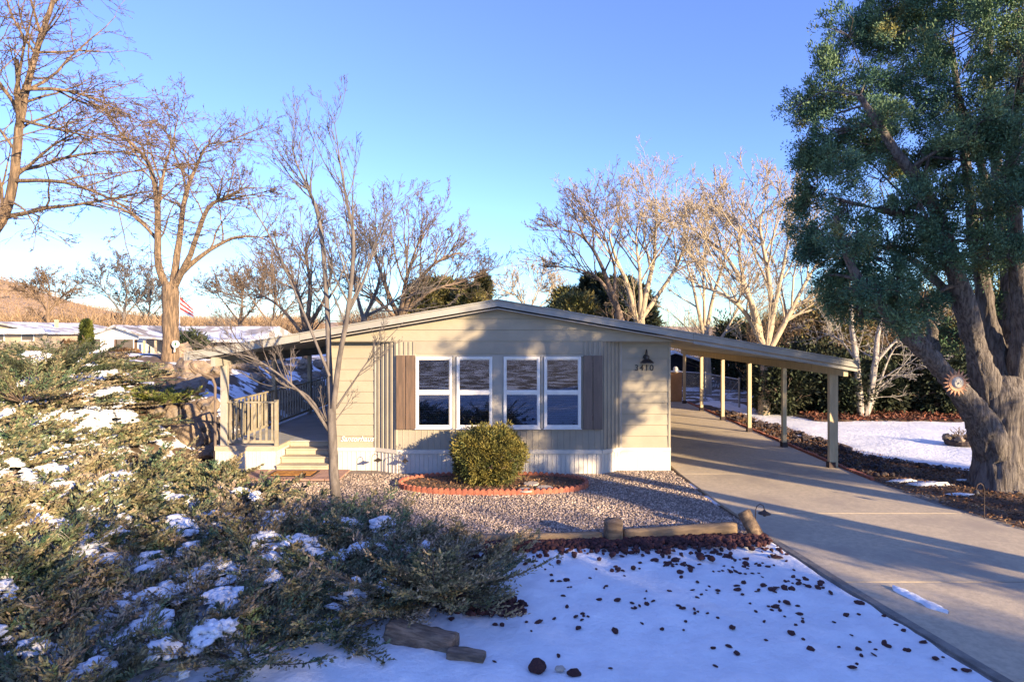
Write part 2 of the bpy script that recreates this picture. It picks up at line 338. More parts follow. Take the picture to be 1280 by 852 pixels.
def vchild(PP, RR, LL, m, lv, rng, t0=.15):
    """m children on each of the branches PP (B,n,3); lv holds the habit of this order of branching."""
    B, n, _ = PP.shape; k = B*m; PP = np.repeat(PP, m, 0); RR = np.repeat(RR, m, 0); LL = np.repeat(LL, m)
    T = np.gradient(PP, axis=1); t_ = t0+(1-t0)*rng.random(k)**.75; f = t_*(n-1); i = np.minimum(f.astype(int), n-2); w = (f-i)[:, None]; a = np.arange(k)
    p = PP[a, i]*(1-w)+PP[a, i+1]*w; r = RR[a, i]*(1-w[:, 0])+RR[a, i+1]*w[:, 0]; T = T[a, i]; T /= np.linalg.norm(T, axis=1, keepdims=True)+1e-9
    q = np.cross(T, rng.normal(size=(k, 3))); q /= np.linalg.norm(q, axis=1, keepdims=True)+1e-9; an = (lv['ang']*(.65+.7*rng.random(k)))[:, None]
    d = T*np.cos(an)+q*np.sin(an); d[:, 2] = np.where(d[:, 2] < -.1, d[:, 2]*.35, d[:, 2]); d /= np.linalg.norm(d, axis=1, keepdims=True)
    Ln = LL*lv['ratio']*(1.15-.6*t_)*(.55+.8*rng.random(k)); sg = lv['segs']; st = (Ln/sg)[:, None]; out = [p]
    for _ in range(sg):
        d = d+rng.normal(size=(k, 3))*lv['wob']; d[:, 2] += lv['up']; d /= np.linalg.norm(d, axis=1, keepdims=True); p = p+d*st; out.append(p)
    P2 = np.stack(out, 1); r0 = np.maximum(lv['rmin']*1.1, np.minimum(r*lv['rr'], .013*Ln+lv['rmin'])); u = np.linspace(0, 1, sg+1)[None]
    return P2, r0[:, None]*(1-u)+lv['rmin']*u, Ln
def twigs(tb, pts, rad, klen, kd, S, rng, t0=.22):
    """Four orders of twigs on one limb."""
    PP, RR, LL = pts[None], np.array(rad)[None], np.array([klen/S['r1']])
    ms = [kd]+S['kids']; sd_ = [5, 4, 3, 3]
    for i, m in enumerate(ms):
        lv = dict(ang=S['ang'][i], ratio=S['r1'] if i == 0 else S['ratio'], segs=[7, 6, 4, 3][i], wob=S['wob'][i], up=S['up'][i], rr=.55, rmin=S['rmin']*[1.5, 1.2, 1, 1][i])
        PP, RR, LL = vchild(PP, RR, LL, m, lv, rng, t0 if i == 0 else .12); tb.addarr(PP, RR, sd_[i])
# ---- slivers: small diamond-shaped leaves / needles
def slivers(C, D, Ln, Wd, rng, attr=None):
    n = len(C); D = D/(np.linalg.norm(D, axis=1, keepdims=True)+1e-9)
    S = np.cross(D, rng.normal(size=(n,3))); S /= np.linalg.norm(S, axis=1, keepdims=True)+1e-9
    Ln = np.broadcast_to(np.asarray(Ln, float), (n,))[:, None]; Wd = np.broadcast_to(np.asarray(Wd, float), (n,))[:, None]
    Vv = np.stack([C, C+D*Ln*.45+S*Wd*.5, C+D*Ln, C+D*Ln*.45-S*Wd*.5], 1).reshape(-1, 3)
    return Vv, np.arange(n*4, dtype=np.int32).reshape(-1, 4)
def tufts(C, rng, k=24, r=.16, ln=.11, wd=.025, out=None, up=.35, sq=(1,1,1.25)):
    """Around every centre k needles, pointing away from it and a little upward."""
    n = len(C); O = rng.normal(size=(n,k,3)); O /= np.linalg.norm(O, axis=2, keepdims=True); O *= (rng.random((n,k,1))**.5)
    s = (.6+.8*rng.random((n,1,1)))
    P = C[:,None,:]+O*r*s*np.array(sq); D = O+np.array([0,0,up])+rng.normal(size=(n,k,3))*.35
    if out is not None: D += out[:,None,:]*.7
    return slivers(P.reshape(-1,3), D.reshape(-1,3), ln*(.6+.8*rng.random(n*k)), wd*(.7+.6*rng.random(n*k)), rng)
def smooth(a, b, x): t_ = np.clip((x-a)/(b-a), 0, 1); return t_*t_*(3-2*t_)

# ------------------------------------------------------------------ terrain
def gz(x, y):
    x = np.asarray(x, float); y = np.asarray(y, float)
    near = smooth(9, 13, y); x0 = -3.9+(-7.15+3.9)*near; w = 8+(4.2-8)*near
    berm = (1.78+.45*smooth(-11.5, -15, x))*smooth(0, 1, (x0-x)/w)*smooth(-7, 2, y)
    far = 1.45*smooth(4, -6, x)
    k = smooth(26, 40, y)
    und = .05*np.sin(x*1.3+y*.7)+.04*np.sin(x*.6-y*1.9)
    return berm*(1-k)+far*k+und*smooth(.05, .5, berm)*(1-k)-.012
def gridmesh(name, xs, ys, zf, m, kind='structure', smoothf=True, **kw):
    X, Y = np.meshgrid(xs, ys); Z = zf(X, Y); nx, ny = len(xs), len(ys)
    V = np.stack([X, Y, Z], -1).reshape(-1, 3); i, j = np.meshgrid(np.arange(nx-1), np.arange(ny-1)); b = (j*nx+i).ravel()
    o = link(name, np_mesh(name, V, [np.stack([b, b+1, b+nx+1, b+nx], -1)], smooth=smoothf), m); return tag(o, kind=kind, **kw)
def nz2(X, Y, s, seed=0, oct=3):
    out = np.zeros(X.shape); f = X.ravel(); h = Y.ravel()
    out = np.array([noise.fractal((a*s, b*s, seed), 1.0, 2.0, oct) for a, b in zip(f, h)]).reshape(X.shape)
    return out
def axis(a, b, fine0, fine1, st, coarse):
    l = [fine0]; 
    while l[-1] < fine1: l.append(l[-1]+st)
    s_ = coarse
    while l[-1] < b: l.append(l[-1]+s_); s_ *= 1.35
    r_ = [fine0]; s_ = coarse
    while r_[-1] > a: r_.append(r_[-1]-s_); s_ *= 1.35
    return np.array(sorted(set(r_[1:]+l)))
gridmesh('ground', axis(-900, 900, -20, 17, .25, .5), axis(-60, 900, -4, 34, .25, .5), gz, M['ground'])
def strip(name, ys, xl, xr, nx, zf, m, kind='structure', edge=0.0, **kw):
    """Sheet between two side curves; both rims turn down by edge."""
    rows = []
    for y in ys:
        a, b = xl(y), xr(y); rows.append([(a+(b-a)*i/nx, y) for i in range(nx+1)])
    A = np.array(rows); Z = zf(A[...,0], A[...,1])
    if edge: Z = Z.copy(); Z[:,0] -= edge; Z[:,-1] -= edge; Z[0,:] -= edge; Z[-1,:] -= edge
    V = np.concatenate([A, Z[...,None]], -1).reshape(-1, 3); n1 = nx+1
    i, j = np.meshgrid(np.arange(nx), np.arange(len(ys)-1)); b = (j*n1+i).ravel()
    o = link(name, np_mesh(name, V, [np.stack([b, b+1, b+n1+1, b+n1], -1)], smooth=True), m); return tag(o, kind=kind, **kw)
def interp(pts):
    pts = sorted(pts, key=lambda p: p[0]); a = [p[0] for p in pts]; b = [p[1] for p in pts]
    return lambda y: float(np.interp(y, a, b))
DL = interp([(28,3.5),(14,3.5),(13.2,3.52),(11.3,3.62),(9.4,3.80),(7.5,4.05),(5.55,4.36),(3,4.9),(-8,8.5)])
DR = interp([(28,7.45),(14.2,7.46),(12.5,7.5),(11.4,7.6),(10.4,7.85),(9.5,8.1),(7.5,9.0),(4,11.5),(-8,20)])
joints = [-8, -5, -1.6, 1.6, 4.75, 7.7, 10.6, 13.55, 16.6, 19.6, 22.6, 25.6, 28]
# driveway: slabs cast between joints, one body
drv = MB()
for a, b in zip(joints, joints[1:]):
    a2, b2 = a+.011, b-.011; n = 6
    ys = [a2+(b2-a2)*i/n for i in range(n+1)]; k = len(drv.v)
    for y in ys: drv.v += [(DL(y)+.09, y, .03), (DR(y), y, .03), (DL(y)+.09, y, -.08), (DR(y), y, -.08)]
    for i in range(n):
        q = k+4*i; drv.f += [(q, q+1, q+5, q+4), (q, q+4, q+6, q+2), (q+1, q+3, q+7, q+5)]
    drv.f += [(k, k+2, k+3, k+1), (k+4*n, k+4*n+1, k+4*n+3, k+4*n+2)]
drv.build('driveway', M['concrete'], kind='structure')
MB().poly([(3.3,-8,.018),(21,-8,.018),(9,8,.018),(7.4,28,.018),(3.6,28,.018),(3.6,14,.018),(4.2,6,.018)]).build('driveway_joint_base', M['curb'], kind='structure')
cb = MB(); ys = np.arange(-8, 9.7, .3)
for a, b in zip(ys, ys[1:]):
    k = len(cb.v)
    for y in (a, b): cb.v += [(DL(y)-.02, y, -.05), (DL(y)-.02, y, .045), (DL(y)+.088, y, .045), (DL(y)+.088, y, -.05)]
    cb.f += [(k,k+1,k+5,k+4),(k+1,k+2,k+6,k+5),(k+2,k+3,k+7,k+6)]
cb.build('driveway_kerb', M['curb'], kind='structure')
# gravel bed in front of the home
GL = interp([(9.0,-1.2),(9.7,-2.4),(10.6,-4.0),(11.6,-5.1),(12.6,-6.2),(13.95,-6.9)])
strip('gravel_bed', np.linspace(9.1, 14.25, 30), GL, lambda y: DL(y)+.0 if y > 9.4 else DL(9.4), 60,
      lambda X, Y: .006+.012*np.sin(X*1.1)*np.cos(Y*1.7), M['gravelbed'])
# front lawn under snow
NZ = {}
def snowz(X, Y):
    return .045+.035*nz2(X, Y, .9, 3)+.022*nz2(X, Y, 3.2, 9)
SL = interp([(-6,-6),(3,-6),(4.6,-5.2),(6.2,-4.6),(7.5,-3.4),(8.6,-2.6),(9.25,-2.2)])
strip('front_lawn_snow', np.linspace(-6, 9.22, 170), SL, lambda y: DL(y)-.03, 110, snowz, M['snow'], edge=.06)
# right yard: earth strip beside the drive, snow beyond
ER = interp([(28,7.95),(22,8.25),(18.6,8.5),(15.6,8.8),(14.4,9.3),(13.6,10.3),(12.6,12.2),(9,16),(4,22)])
strip('planting_strip', np.linspace(3, 28, 90), DR, lambda y: ER(y)+.9, 40, lambda X, Y: .0+.03*nz2(X, Y, 1.1, 5)+.03, M['dirt'], edge=.05)
strip('side_yard_snow', np.linspace(9, 27.5, 80), lambda y: ER(y)+.25*math.sin(y*2.3)+.12*math.sin(y*6.1), lambda y: 30, 70,
      lambda X, Y: .075+.03*nz2(X, Y, .7, 8), M['snow'], edge=.05)
strip('hedge_bed', np.linspace(21.0, 27, 24), lambda y: 10.4-(y-21)*.2, lambda y: 18.2+1.0*math.sin(y*1.1), 40,
      lambda X, Y: .115+.03*nz2(X, Y, 1.3, 2), M['dirt'], edge=.06)
# distant hill: long low mesa
def hillz(X, Y):
    px = PX+X/np.maximum(Y, 1)*F
    prof = np.interp(px, [-700,-300,-60,0,30,60,95,130,180,240,300,420,560,700,900,1300,1900], [330,338,346,351,360,370,382,389,396,400,404,404,406,408,409,409,408])
    top = CH+(PY-prof)/F*560
    rise = smooth(190, 560, Y); back = smooth(560, 1100, Y)
    return -.6+(top+.6)*rise**1.15-top*.5*back+ (rise*(1-back))*2.2*nz2(X, Y, .012, 4)
gridmesh('mesa_hill', np.linspace(-1300, 1300, 131), np.concatenate([np.linspace(170, 600, 44), np.linspace(640, 1150, 8)]), hillz, M['hill'])

# ------------------------------------------------------------------ mobile home
YB, YW, YR, YE = 13.70, 14.0, 13.45, 27.2
XL, XR = -4.35, 3.48
def roofz(x): return 3.87-.171*abs(x+.48)
home = thing('mobile_home', label='beige single-storey mobile home with low gable roof and four white front windows', cat='mobile home')
def lap(mb, x0, x1, z0, z1, Y, top=None, course=.255, t=.016):
    z = z0
    while z < z1-1e-3:
        zt = min(z+course, z1)
        def xr(zz):
            if top is None: return x0, x1
            h = 3.87-.155-zz
            return max(x0, -.48-h/.171), min(x1, -.48+h/.171)
        a0, b0 = xr(z); a1, b1 = xr(zt)
        if b0-a0 < .05: break
        if b1 < a1: a1 = b1 = -.48
        g_ = z+.011
        mb.poly([(a0, Y-t, g_), (b0, Y-t, g_), (b1, Y-.006, zt), (a1, Y-.006, zt)])
        mb.poly([(a0, Y+.006, g_), (b0, Y+.006, g_), (b0, Y-t, g_), (a0, Y-t, g_)]); mb.poly([(a0, Y+.006, z), (b0, Y+.006, z), (b0, Y+.006, g_), (a0, Y+.006, g_)])
        z = zt
ZS = .53
w_ = MB()
w_.poly([(XL,YW,0),(XL,YE,0),(XL,YE,3.05),(XL,YW,3.05)]); w_.poly([(XR,YW,0),(XR,YW,3.05),(XR,YE,3.05),(XR,YE,0)])
w_.poly([(XL,YE,0),(XR,YE,0),(XR,YE,3.05),(-.48,YE,3.75),(XL,YE,3.05)])
w_.box(XL, XR, YW+.02, YW+.12, ZS, 2.97)
w_.build('side_wall', M['siding'], home)
w_ = MB(); lap(w_, XL, -3.3, ZS, 2.965, YW); w_.box(XL, XL+.05, YW-.03, YW+.02, ZS, 2.965); w_.build('lap_siding', M['siding'], home)
w_ = MB(); lap(w_, 2.34, XR, ZS, 2.965, YW); w_.box(XR-.05, XR, YW-.03, YW+.02, ZS, 2.965); w_.build('lap_siding', M['siding'], home)
w_ = MB(); lap(w_, XL, XR, 2.97, 3.72, YB, top=True); w_.box(XL, XR, YB+.002, YW+.02, 2.965, 2.98)
w_.poly([(XL,YB+.014,2.97),(XR,YB+.014,2.97),(XR,YB+.014,3.03),(-.48,YB+.014,3.71),(XL,YB+.014,3.03)])
w_.build('gable', M['siding'], home)
def fluted(mb, a, b, z0, z1, pitch=.11, amp=.018, flat=.3):
    a, b = Vector((*a, 0)), Vector((*b, 0)); d = b-a; Ln = d.length; d.normalize(); nrm = Vector((d.y, -d.x, 0))
    n = max(1, round(Ln/pitch)); st = Ln/n; pts = []
    for i in range(n):
        s0 = i*st
        for u, h in ((0,0),(st*flat,0),(st*(flat+.12),amp),(st*.88,amp)): pts.append(a+d*(s0+u)+nrm*h)
    pts.append(b)
    for p, q in zip(pts, pts[1:]): mb.poly([(p.x,p.y,z0),(q.x,q.y,z0),(q.x,q.y,z1),(p.x,p.y,z1)])
BL, BR = -2.74, 1.86
w_ = MB(); fluted(w_, (-3.3,YW), (BL,YB), ZS, 2.965, .125, .03); w_.build('corrugated_panel', M['siding2'], home); w_ = MB(); fluted(w_, (BR,YB), (2.34,YW), ZS, 2.965, .125, .03)
w_.build('corrugated_panel', M['siding2'], home)
w_ = MB(); fluted(w_, (BL,YB), (BR,YB), ZS, 1.0, .14, .008, .82); fluted(w_, (BL,YB), (-2.33,YB), 1.0, 2.965, .11, .022); fluted(w_, (1.42,YB), (BR,YB), 1.0, 2.965, .11, .022)
w_.box(-2.33, 1.42, YB, YB+.03, 1.0, 2.965)
w_.box(-2.33, 1.42, YB-.012, YB, 2.70, 2.962)
w_.build('bay_siding', M['siding2'], home)
w_ = MB(); w_.box(BL, BR, YB-.022, YB-.002, 2.635, 2.665)
for x in (-3.3, 2.34): w_.box(x-.02, x+.02, YW-.045, YW+.02, ZS+.002, 2.96)
w_.build('trim', M['trim'], home)
w_ = MB(); q = .10
fluted(w_, (XL,YW-.02), (-3.3,YW-.02), 0, ZS-.06, q, .013, .80); fluted(w_, (-3.3,YW-.02), (BL,YB-.02), 0, ZS-.06, q, .013, .80)
fluted(w_, (BL,YB-.02), (BR,YB-.02), 0, ZS-.06, q, .013, .80); fluted(w_, (BR,YB-.02), (2.34,YW-.02), 0, ZS-.06, q, .013, .80)
w_.box(2.34, XR, YW-.03, YW-.02, 0, ZS-.06)
for x in (2.72, 3.1): w_.box(x-.004, x+.004, YW-.034, YW-.03, 0, ZS-.06)
for a, b in (((XL,YW),(-3.3,YW)),((-3.3,YW),(BL,YB)),((BL,YB),(BR,YB)),((BR,YB),(2.34,YW)),((2.34,YW),(XR,YW))):
    w_.bar((a[0],a[1]-.025,ZS-.035), (b[0],b[1]-.025,ZS-.035), .05, .085)
w_.build('skirting', M['skirt'], home)
# roof (home part), fascia
def roofpart(x0, x1, y0, y1, dz=0, th=.09):
    return [(x0, roofz(x0)+dz), (x1, roofz(x1)+dz), (x1, roofz(x1)+dz-th), (x0, roofz(x0)+dz-th)]
def splitrun(x0, x1):
    return [(x0, -.48), (-.48, x1)] if x0 < -.48 < x1 else [(x0, x1)]
rf = MB()
for a, b in splitrun(-4.85, 3.85): rf.prism(roofpart(a, b, 0, 0), YR+.03, YE+.3)
for y in np.arange(YR+.4, YE, .42):
    for a, b in splitrun(-4.85, 3.85): rf.bar((a, y, roofz(a)+.015), (b, y, roofz(b)+.015), .03, .03)
rf = rf.build('roof', M['roofing'], home)
fb = MB()
for a, b in splitrun(-4.85, 3.85):
    fb.prism([(x, z) for x, z in [(a, roofz(a)+.02), (b, roofz(b)+.02), (b, roofz(b)-.12), (a, roofz(a)-.12)]], YR-.02, YR+.028)
    fb.prism([(a, roofz(a)+.045), (b, roofz(b)+.045), (b, roofz(b)+.022), (a, roofz(a)+.022)], YR-.05, YR+.05)
fb.build('fascia', M['fascia'], rf)
sf = MB()
for a, b in splitrun(-4.85, 3.85): sf.prism([(a, roofz(a)-.155), (b, roofz(b)-.155), (b, roofz(b)-.175), (a, roofz(a)-.175)], YR, YB+.1)
sf.build('soffit', M['trim'], rf)
# windows
for wi, (p0, p1) in enumerate(((520,565.5),(571,615.5),(629.5,675),(680,726))):
    x0 = (p0-PX)/F*YB; x1 = (p1-PX)/F*YB; z0, z1 = 1.02, 2.63; zm = 1.83; f = .047; y0, y1 = YB-.06, YB-.004
    fr = MB()
    fr.box(x0, x0+f, y0, y1, z0, z1); fr.box(x1-f, x1, y0, y1, z0, z1)
    fr.box(x0+f, x1-f, y0, y1, z1-f, z1); fr.box(x0+f, x1-f, y0, y1, z0, z0+f+.01); fr.box(x0+f, x1-f, y0+.008, y1, zm-.03, zm+.03)
    fr.box(x0-.015, x1+.015, y0-.015, y0+.02, z0-.02, z0-.002)
    fo = fr.build('window', M['white'], home, bevel=.004)
    sa = MB()
    for a, b in ((z0+f+.01, zm-.03), (zm+.03, z1-f)):
        g0, g1 = x0+f, x1-f; s = .022
        sa.box(g0, g0+s, y0+.018, y1, a, b); sa.box(g1-s, g1, y0+.018, y1, a, b); sa.box(g0+s, g1-s, y0+.018, y1, b-s, b); sa.box(g0+s, g1-s, y0+.018, y1, a, a+s)
    sa.build('sash', M['white'], fo)
    bd = MB()
    z = z0+f+.03
    while z < z1-f-.01:
        bd.poly([(x0+f+.02, y1-.004, z+.036), (x1-f-.02, y1-.004, z+.036), (x1-f-.02, y1-.022, z+.006), (x0+f+.02, y1-.022, z+.006)]); z += .05
    bd.build('blind', M['blind'], fo)
    dk = MB().box(x0+f+.001, x1-f-.001, YB-.0035, YB-.001, z0+f, z1-f); dk.build('shade', M['blindback'], fo)
    MB().box(x0+f+.021, x1-f-.021, y0+.026, y0+.030, z0+f+.031, zm-.051).box(x0+f+.021, x1-f-.021, y0+.026, y0+.030, zm+.051, z1-f-.021).build('pane', M['glass'], fo)
# boards between windows, shutters
for a_, b_, c_ in ((-1.49,-1.425,.03), (.485,.545,.03), (-.6,-.36,.018)): MB().box(a_, b_, YB-c_, YB, 1.0, 2.67).build('window_board', M['trim'], home)
for nm, x0, x1, m_, lb in (('shutter', -2.76, -2.345, 'shutter', 'dark brown two-board shutter left of the windows'), ('shutter', 1.44, 1.87, 'shutter2', 'faded grey-brown two-board shutter right of the windows')):
    s_ = MB(); xm = (x0+x1)/2
    s_.box(x0, xm-.008, YB-.055, YB-.026, 1.0, 2.66); s_.box(xm+.008, x1, YB-.055, YB-.026, 1.0, 2.66); s_.box(x0+.03, x1-.03, YB-.026, YB-.02, 1.2, 1.3); s_.box(x0+.03, x1-.03, YB-.026, YB-.02, 2.4, 2.5)
    o = s_.build(nm, M[m_], home, bevel=.004); o['label'] = lb
settle(home, (-.43, 14, 0))

# wall lamp, house number, script sign (hang on the wall: things of their own)
lx, lz = W(807, 447, 13.95)[0], W(807, 447, 13.95)[2]
lamp = thing('wall_lamp', label='black barn-style wall lamp above the house number', cat='wall lamp')
MB().cyl((lx,YW-.012,lz+.02), (lx,YW-.04,lz+.02), .055, .055, 14).build('base_plate', M['black'], lamp)
arc = [(lx, YW-.04+-.16*math.sin(t_)*1.0, lz+.02+.13*(1-math.cos(t_))*.5+.02*math.sin(t_)) for t_ in np.linspace(0, math.pi*.9, 9)]
arc = [(lx, YW-.04, lz+.02), (lx, YW-.08, lz+.14), (lx, YW-.14, lz+.19), (lx, YW-.20, lz+.14), (lx, YW-.21, lz+.03)]
MB().path(arc, .013).build('arm', M['black'], lamp)
MB().lathe(lx, YW-.21, [(.16, lz-.11), (.15, lz-.095), (.09, lz-.04), (.055, lz-.02), (.05, lz+.05), (.02, lz+.07)], 20).build('lamp_shade', M['black'], lamp)
settle(lamp, (lx, YW, lz))
def text_mesh(s, size, ext=.006, shear=0):
    c = bpy.data.curves.new('text', 'FONT'); c.body = s; c.size = size; c.extrude = ext; c.align_x = 'CENTER'; c.shear = shear; c.offset = size*.012
    o = bpy.data.objects.new('text', c); col.objects.link(o); bpy.context.view_layer.update()
    me = bpy.data.meshes.new_from_object(o.evaluated_get(bpy.context.evaluated_depsgraph_get())); bpy.data.objects.remove(o); return me
hx, _, hz_ = W(805.5, 463, 13.95)
hn = thing('house_number', label='black house number 3410 under the wall lamp', cat='house number', loc=(hx, YW-.02, hz_))
for i, ch in enumerate('3410'):
    o = link('digit', text_mesh(ch, .19), M['black'], hn, ((i-1.5)*.115, 0, 0)); o.rotation_euler.x = R(90)
sx_, _, sz_ = W(445, 552, 13.9)
sg = link('script_sign', text_mesh('Santorhaus', .17, .006, .35), M['white'], None, (sx_, YW-.03, sz_)); sg.rotation_euler.x = R(90)
tag(sg, 'small white script word sign low on the beige siding left of the corrugated panel', 'sign')

# ------------------------------------------------------------------ carport
cp = thing('carport', label='cream metal carport roof with square posts over the driveway', cat='carport')
c_ = MB(); c_.prism(roofpart(3.86, 7.49, 0, 0), YR+.03, YE+.3); rp = c_.build('roof', M['roofing'], cp)
c_ = MB(); c_.prism([(3.9, roofz(3.9)-.093), (7.4, roofz(7.4)-.093), (7.4, roofz(7.4)-.10), (3.9, roofz(3.9)-.10)], YR+.1, YE+.2)
for y in np.arange(YR+.35, YE+.1, .40): c_.bar((3.9, y, roofz(3.9)-.125), (7.4, y, roofz(7.4)-.125), .05, .055)
c_.build('underside_panel', M['under'], rp)
c_ = MB(); c_.prism([(3.855, roofz(3.855)+.02), (7.49, roofz(7.49)+.02), (7.49, roofz(7.49)-.11), (3.855, roofz(3.855)-.11)], YR-.02, YR+.028)
c_.prism([(3.855, roofz(3.855)+.045), (7.52, roofz(7.52)+.045), (7.52, roofz(7.52)+.022), (3.855, roofz(3.855)+.022)], YR-.05, YR+.05)
c_.prism([(3.855, roofz(3.855)-.135), (7.49, roofz(7.49)-.135), (7.49, roofz(7.49)-.20), (3.855, roofz(3.855)-.20)], YR+.0, YR+.06)
c_.box(7.47, 7.53, YR, YE+.3, roofz(7.5)-.13, roofz(7.5)+.01)
c_.build('fascia', M['fascia'], rp)
px_ = 7.28
MB().box(px_-.05, px_+.05, YR+.1, YE, 2.20, roofz(px_)-.153).build('beam', M['post'], cp)
for i in range(6):
    y = 14.2+2.52*i
    p_ = MB().box(px_-.055, px_+.055, y-.055, y+.055, .0, 2.2)
    if i == 0: p_.box(px_+.06, px_+.15, y-.04, y+.045, .0, 2.2)
    po = p_.build('post', M['post'], cp, bevel=.006)
    MB().box(px_-.075, px_+.075, y-.075, y+.075, .0, .16).build('footing', M['darkrock'], po)
settle(cp, (px_, 14.2, 0))

# ------------------------------------------------------------------ covered porch
pc = thing('covered_porch', label='raised porch deck with steps, railing and lean-to roof left of the home', cat='porch')
c_ = MB(); c_.prism(roofpart(-7.36, -4.86, 0, 0), YR+.03, YE+.3); rp = c_.build('roof', M['roofing'], pc)
c_ = MB(); c_.prism([(-7.3, roofz(-7.3)-.093), (-4.9, roofz(-4.9)-.093), (-4.9, roofz(-4.9)-.10), (-7.3, roofz(-7.3)-.10)], YR+.1, YE+.2)
for y in np.arange(YR+.35, YE+.1, .40): c_.bar((-7.3, y, roofz(-7.3)-.125), (-4.9, y, roofz(-4.9)-.125), .05, .055)
c_.build('underside_panel', M['fascia'], rp)
c_ = MB(); c_.prism([(-7.36, roofz(-7.36)+.02), (-4.855, roofz(-4.855)+.02), (-4.855, roofz(-4.855)-.14), (-7.36, roofz(-7.36)-.14)], YR-.02, YR+.028)
c_.prism([(-7.40, roofz(-7.4)+.045), (-4.855, roofz(-4.855)+.045), (-4.855, roofz(-4.855)+.022), (-7.4, roofz(-7.4)+.022)], YR-.05, YR+.05)
c_.box(-7.42, -7.34, YR, YE+.3, roofz(-7.4)-.13, roofz(-7.4)+.01)
c_.build('fascia', M['fascia'], rp)
qx = -6.82
MB().box(qx-.05, qx+.05, YR+.1, YE, 2.42, roofz(qx)-.153).build('beam', M['trim'], pc)
for i in range(5):
    y = 14.08+2.85*i; wdt = .075 if i == 0 else .055
    MB().box(qx-wdt, qx+wdt, y-.06, y+.06, .565, 2.42).build('post', M['trim'], pc, bevel=.005)
ds = MB(); ds.path([(-7.36, 13.62, 2.5), (-7.33, 13.68, 2.36), (-7.2, 13.85, 2.24), (-7.06, 14.0, 2.12), (-7.02, 14.04, 1.95), (-7.02, 14.04, .15)], .03, 8)
ds.build('downspout', M['shutter2'], pc)
DX0, DX1, SX = -6.98, XL-.03, -5.58; ZD = .565
d_ = MB(); d_.box(DX0, SX, 13.98, 26.5, ZD-.05, ZD); d_.box(SX, DX1, 14.96, 26.5, ZD-.05, ZD); d_.build('deck_floor', M['deck'], pc)
d_ = MB(); d_.box(DX0-.01, SX+.01, 13.94, 13.98, ZD-.10, ZD+.003); d_.box(SX, SX+.03, 13.98, 14.95, ZD-.10, ZD-.003); d_.box(DX0-.03, DX0, 13.98, 26.5, ZD-.10, ZD+.003); d_.build('deck_edge', M['step'], pc)
d_ = MB(); fluted(d_, (DX0,13.97), (SX,13.97), 0, ZD-.1, .085, .006, .84); fluted(d_, (SX+.005,13.97), (SX+.005,14.95), 0, ZD-.1, .3, .004, .9)
fluted(d_, (DX0,26.5), (DX0,13.97), 0, ZD-.1, .12, .006, .84); d_.build('skirting', M['skirt'], pc)
for i in range(4):
    z = ZD*(i+1)/4; y = 13.88+i*.275
    s_ = MB(); s_.box(SX+.036, DX1, y+.02, 15.0, ZD*i/4+.001, z-.03)
    so = s_.build('step', M['step'], pc)
    MB().box(SX+.036, DX1, y-.012, y+.30 if i < 3 else y+.22, z-.029, z+.002).build('tread', M['deck'] if i == 3 else M['step'], so, bevel=.004)
# railings
def railing(mb_pts, zt, zb, n, name='railing', m=M['rail']):
    (a, b) = mb_pts; a, b = Vector((*a, 0)), Vector((*b, 0))
    ro = MB().bar((a.x,a.y,zt), (b.x,b.y,zt), .085, .035).build(name, m, pc, bevel=.004); MB().bar((a.x,a.y,zb), (b.x,b.y,zb), .04, .07).build('bottom_rail', m, ro)
    for i in range(n):
        p = a.lerp(b, (i+.5)/n); MB().bar((p.x,p.y,zb), (p.x,p.y,zt-.01), .038, .038, up=(0,1,0)).build('baluster', m, ro)
    return ro
zt = ZD+1.0; zb = ZD+.09
ra = railing(((qx+.08, 14.06), (SX-.06, 14.06)), zt, zb, 8)
MB().box(SX-.065, SX+.005, 14.02, 14.09, ZD-.08, zt+.06).build('railing_post', M['rail'], pc)
railing(((qx, 14.2), (qx, 16.85)), zt, zb, 13)
railing(((qx, 17.0), (qx, 19.7)), zt, zb, 13, m=M['trim'])
railing(((qx, 19.85), (qx, 22.55)), zt, zb, 12, m=M['trim'])
railing(((qx, 22.7), (qx, 26.4)), zt, zb, 14, m=M['trim'])
settle(pc, (qx, 14.08, 0))
# door mat + paver
dm = thing('doormat', label='orange-brown coir doormat with dark border at the foot of the steps', cat='doormat')
dmx, dmy = -4.98, 13.42
MB().box(dmx-.5, dmx+.5, dmy-.26, dmy+.26, .058, .072).build('border', M['matb'], dm)
MB().box(dmx-.44, dmx+.44, dmy-.20, dmy+.20, .0725, .084).build('pile', M['mat'], dm)
settle(dm, (dmx, dmy, .058))
pv = MB()
for i in range(7):
    for j in range(3): pv.box(-6.0+i*.31, -5.71+i*.31, 12.95+j*.31, 13.24+j*.31, .02, .056)
pv.build('paver_path', M['paver'], kind='structure')

# ------------------------------------------------------------------ rocks
def rock_mesh(name, seed, sub=3, rough=.35, flat=.7, cut=6):
    b = bmesh.new(); bmesh.ops.create_icosphere(b, subdivisions=sub, radius=1); rr = random.Random(seed)
    planes = []
    for _ in range(cut):
        n_ = Vector((rr.gauss(0,1), rr.gauss(0,1), rr.gauss(0,1))).normalized(); planes.append((n_, rr.uniform(.55,.85)))
    sc_ = Vector((rr.uniform(.8,1.25), rr.uniform(.7,1.05), flat*rr.uniform(.8,1.15)))
    for v in b.verts:
        for n_, d in planes:
            e = v.co.dot(n_)-d
            if e > 0: v.co -= n_*e*.9
        v.co += v.co.normalized()*noise.fractal(v.co*1.7+Vector((seed,0,0)), 1, 2, 4)*rough*.35
        v.co = Vector((v.co.x*sc_.x, v.co.y*sc_.y, v.co.z*sc_.z))
    me = bpy.data.meshes.new(name); b.to_mesh(me); b.free()
    me.polygons.foreach_set('use_smooth', np.zeros(len(me.polygons), bool)); return me
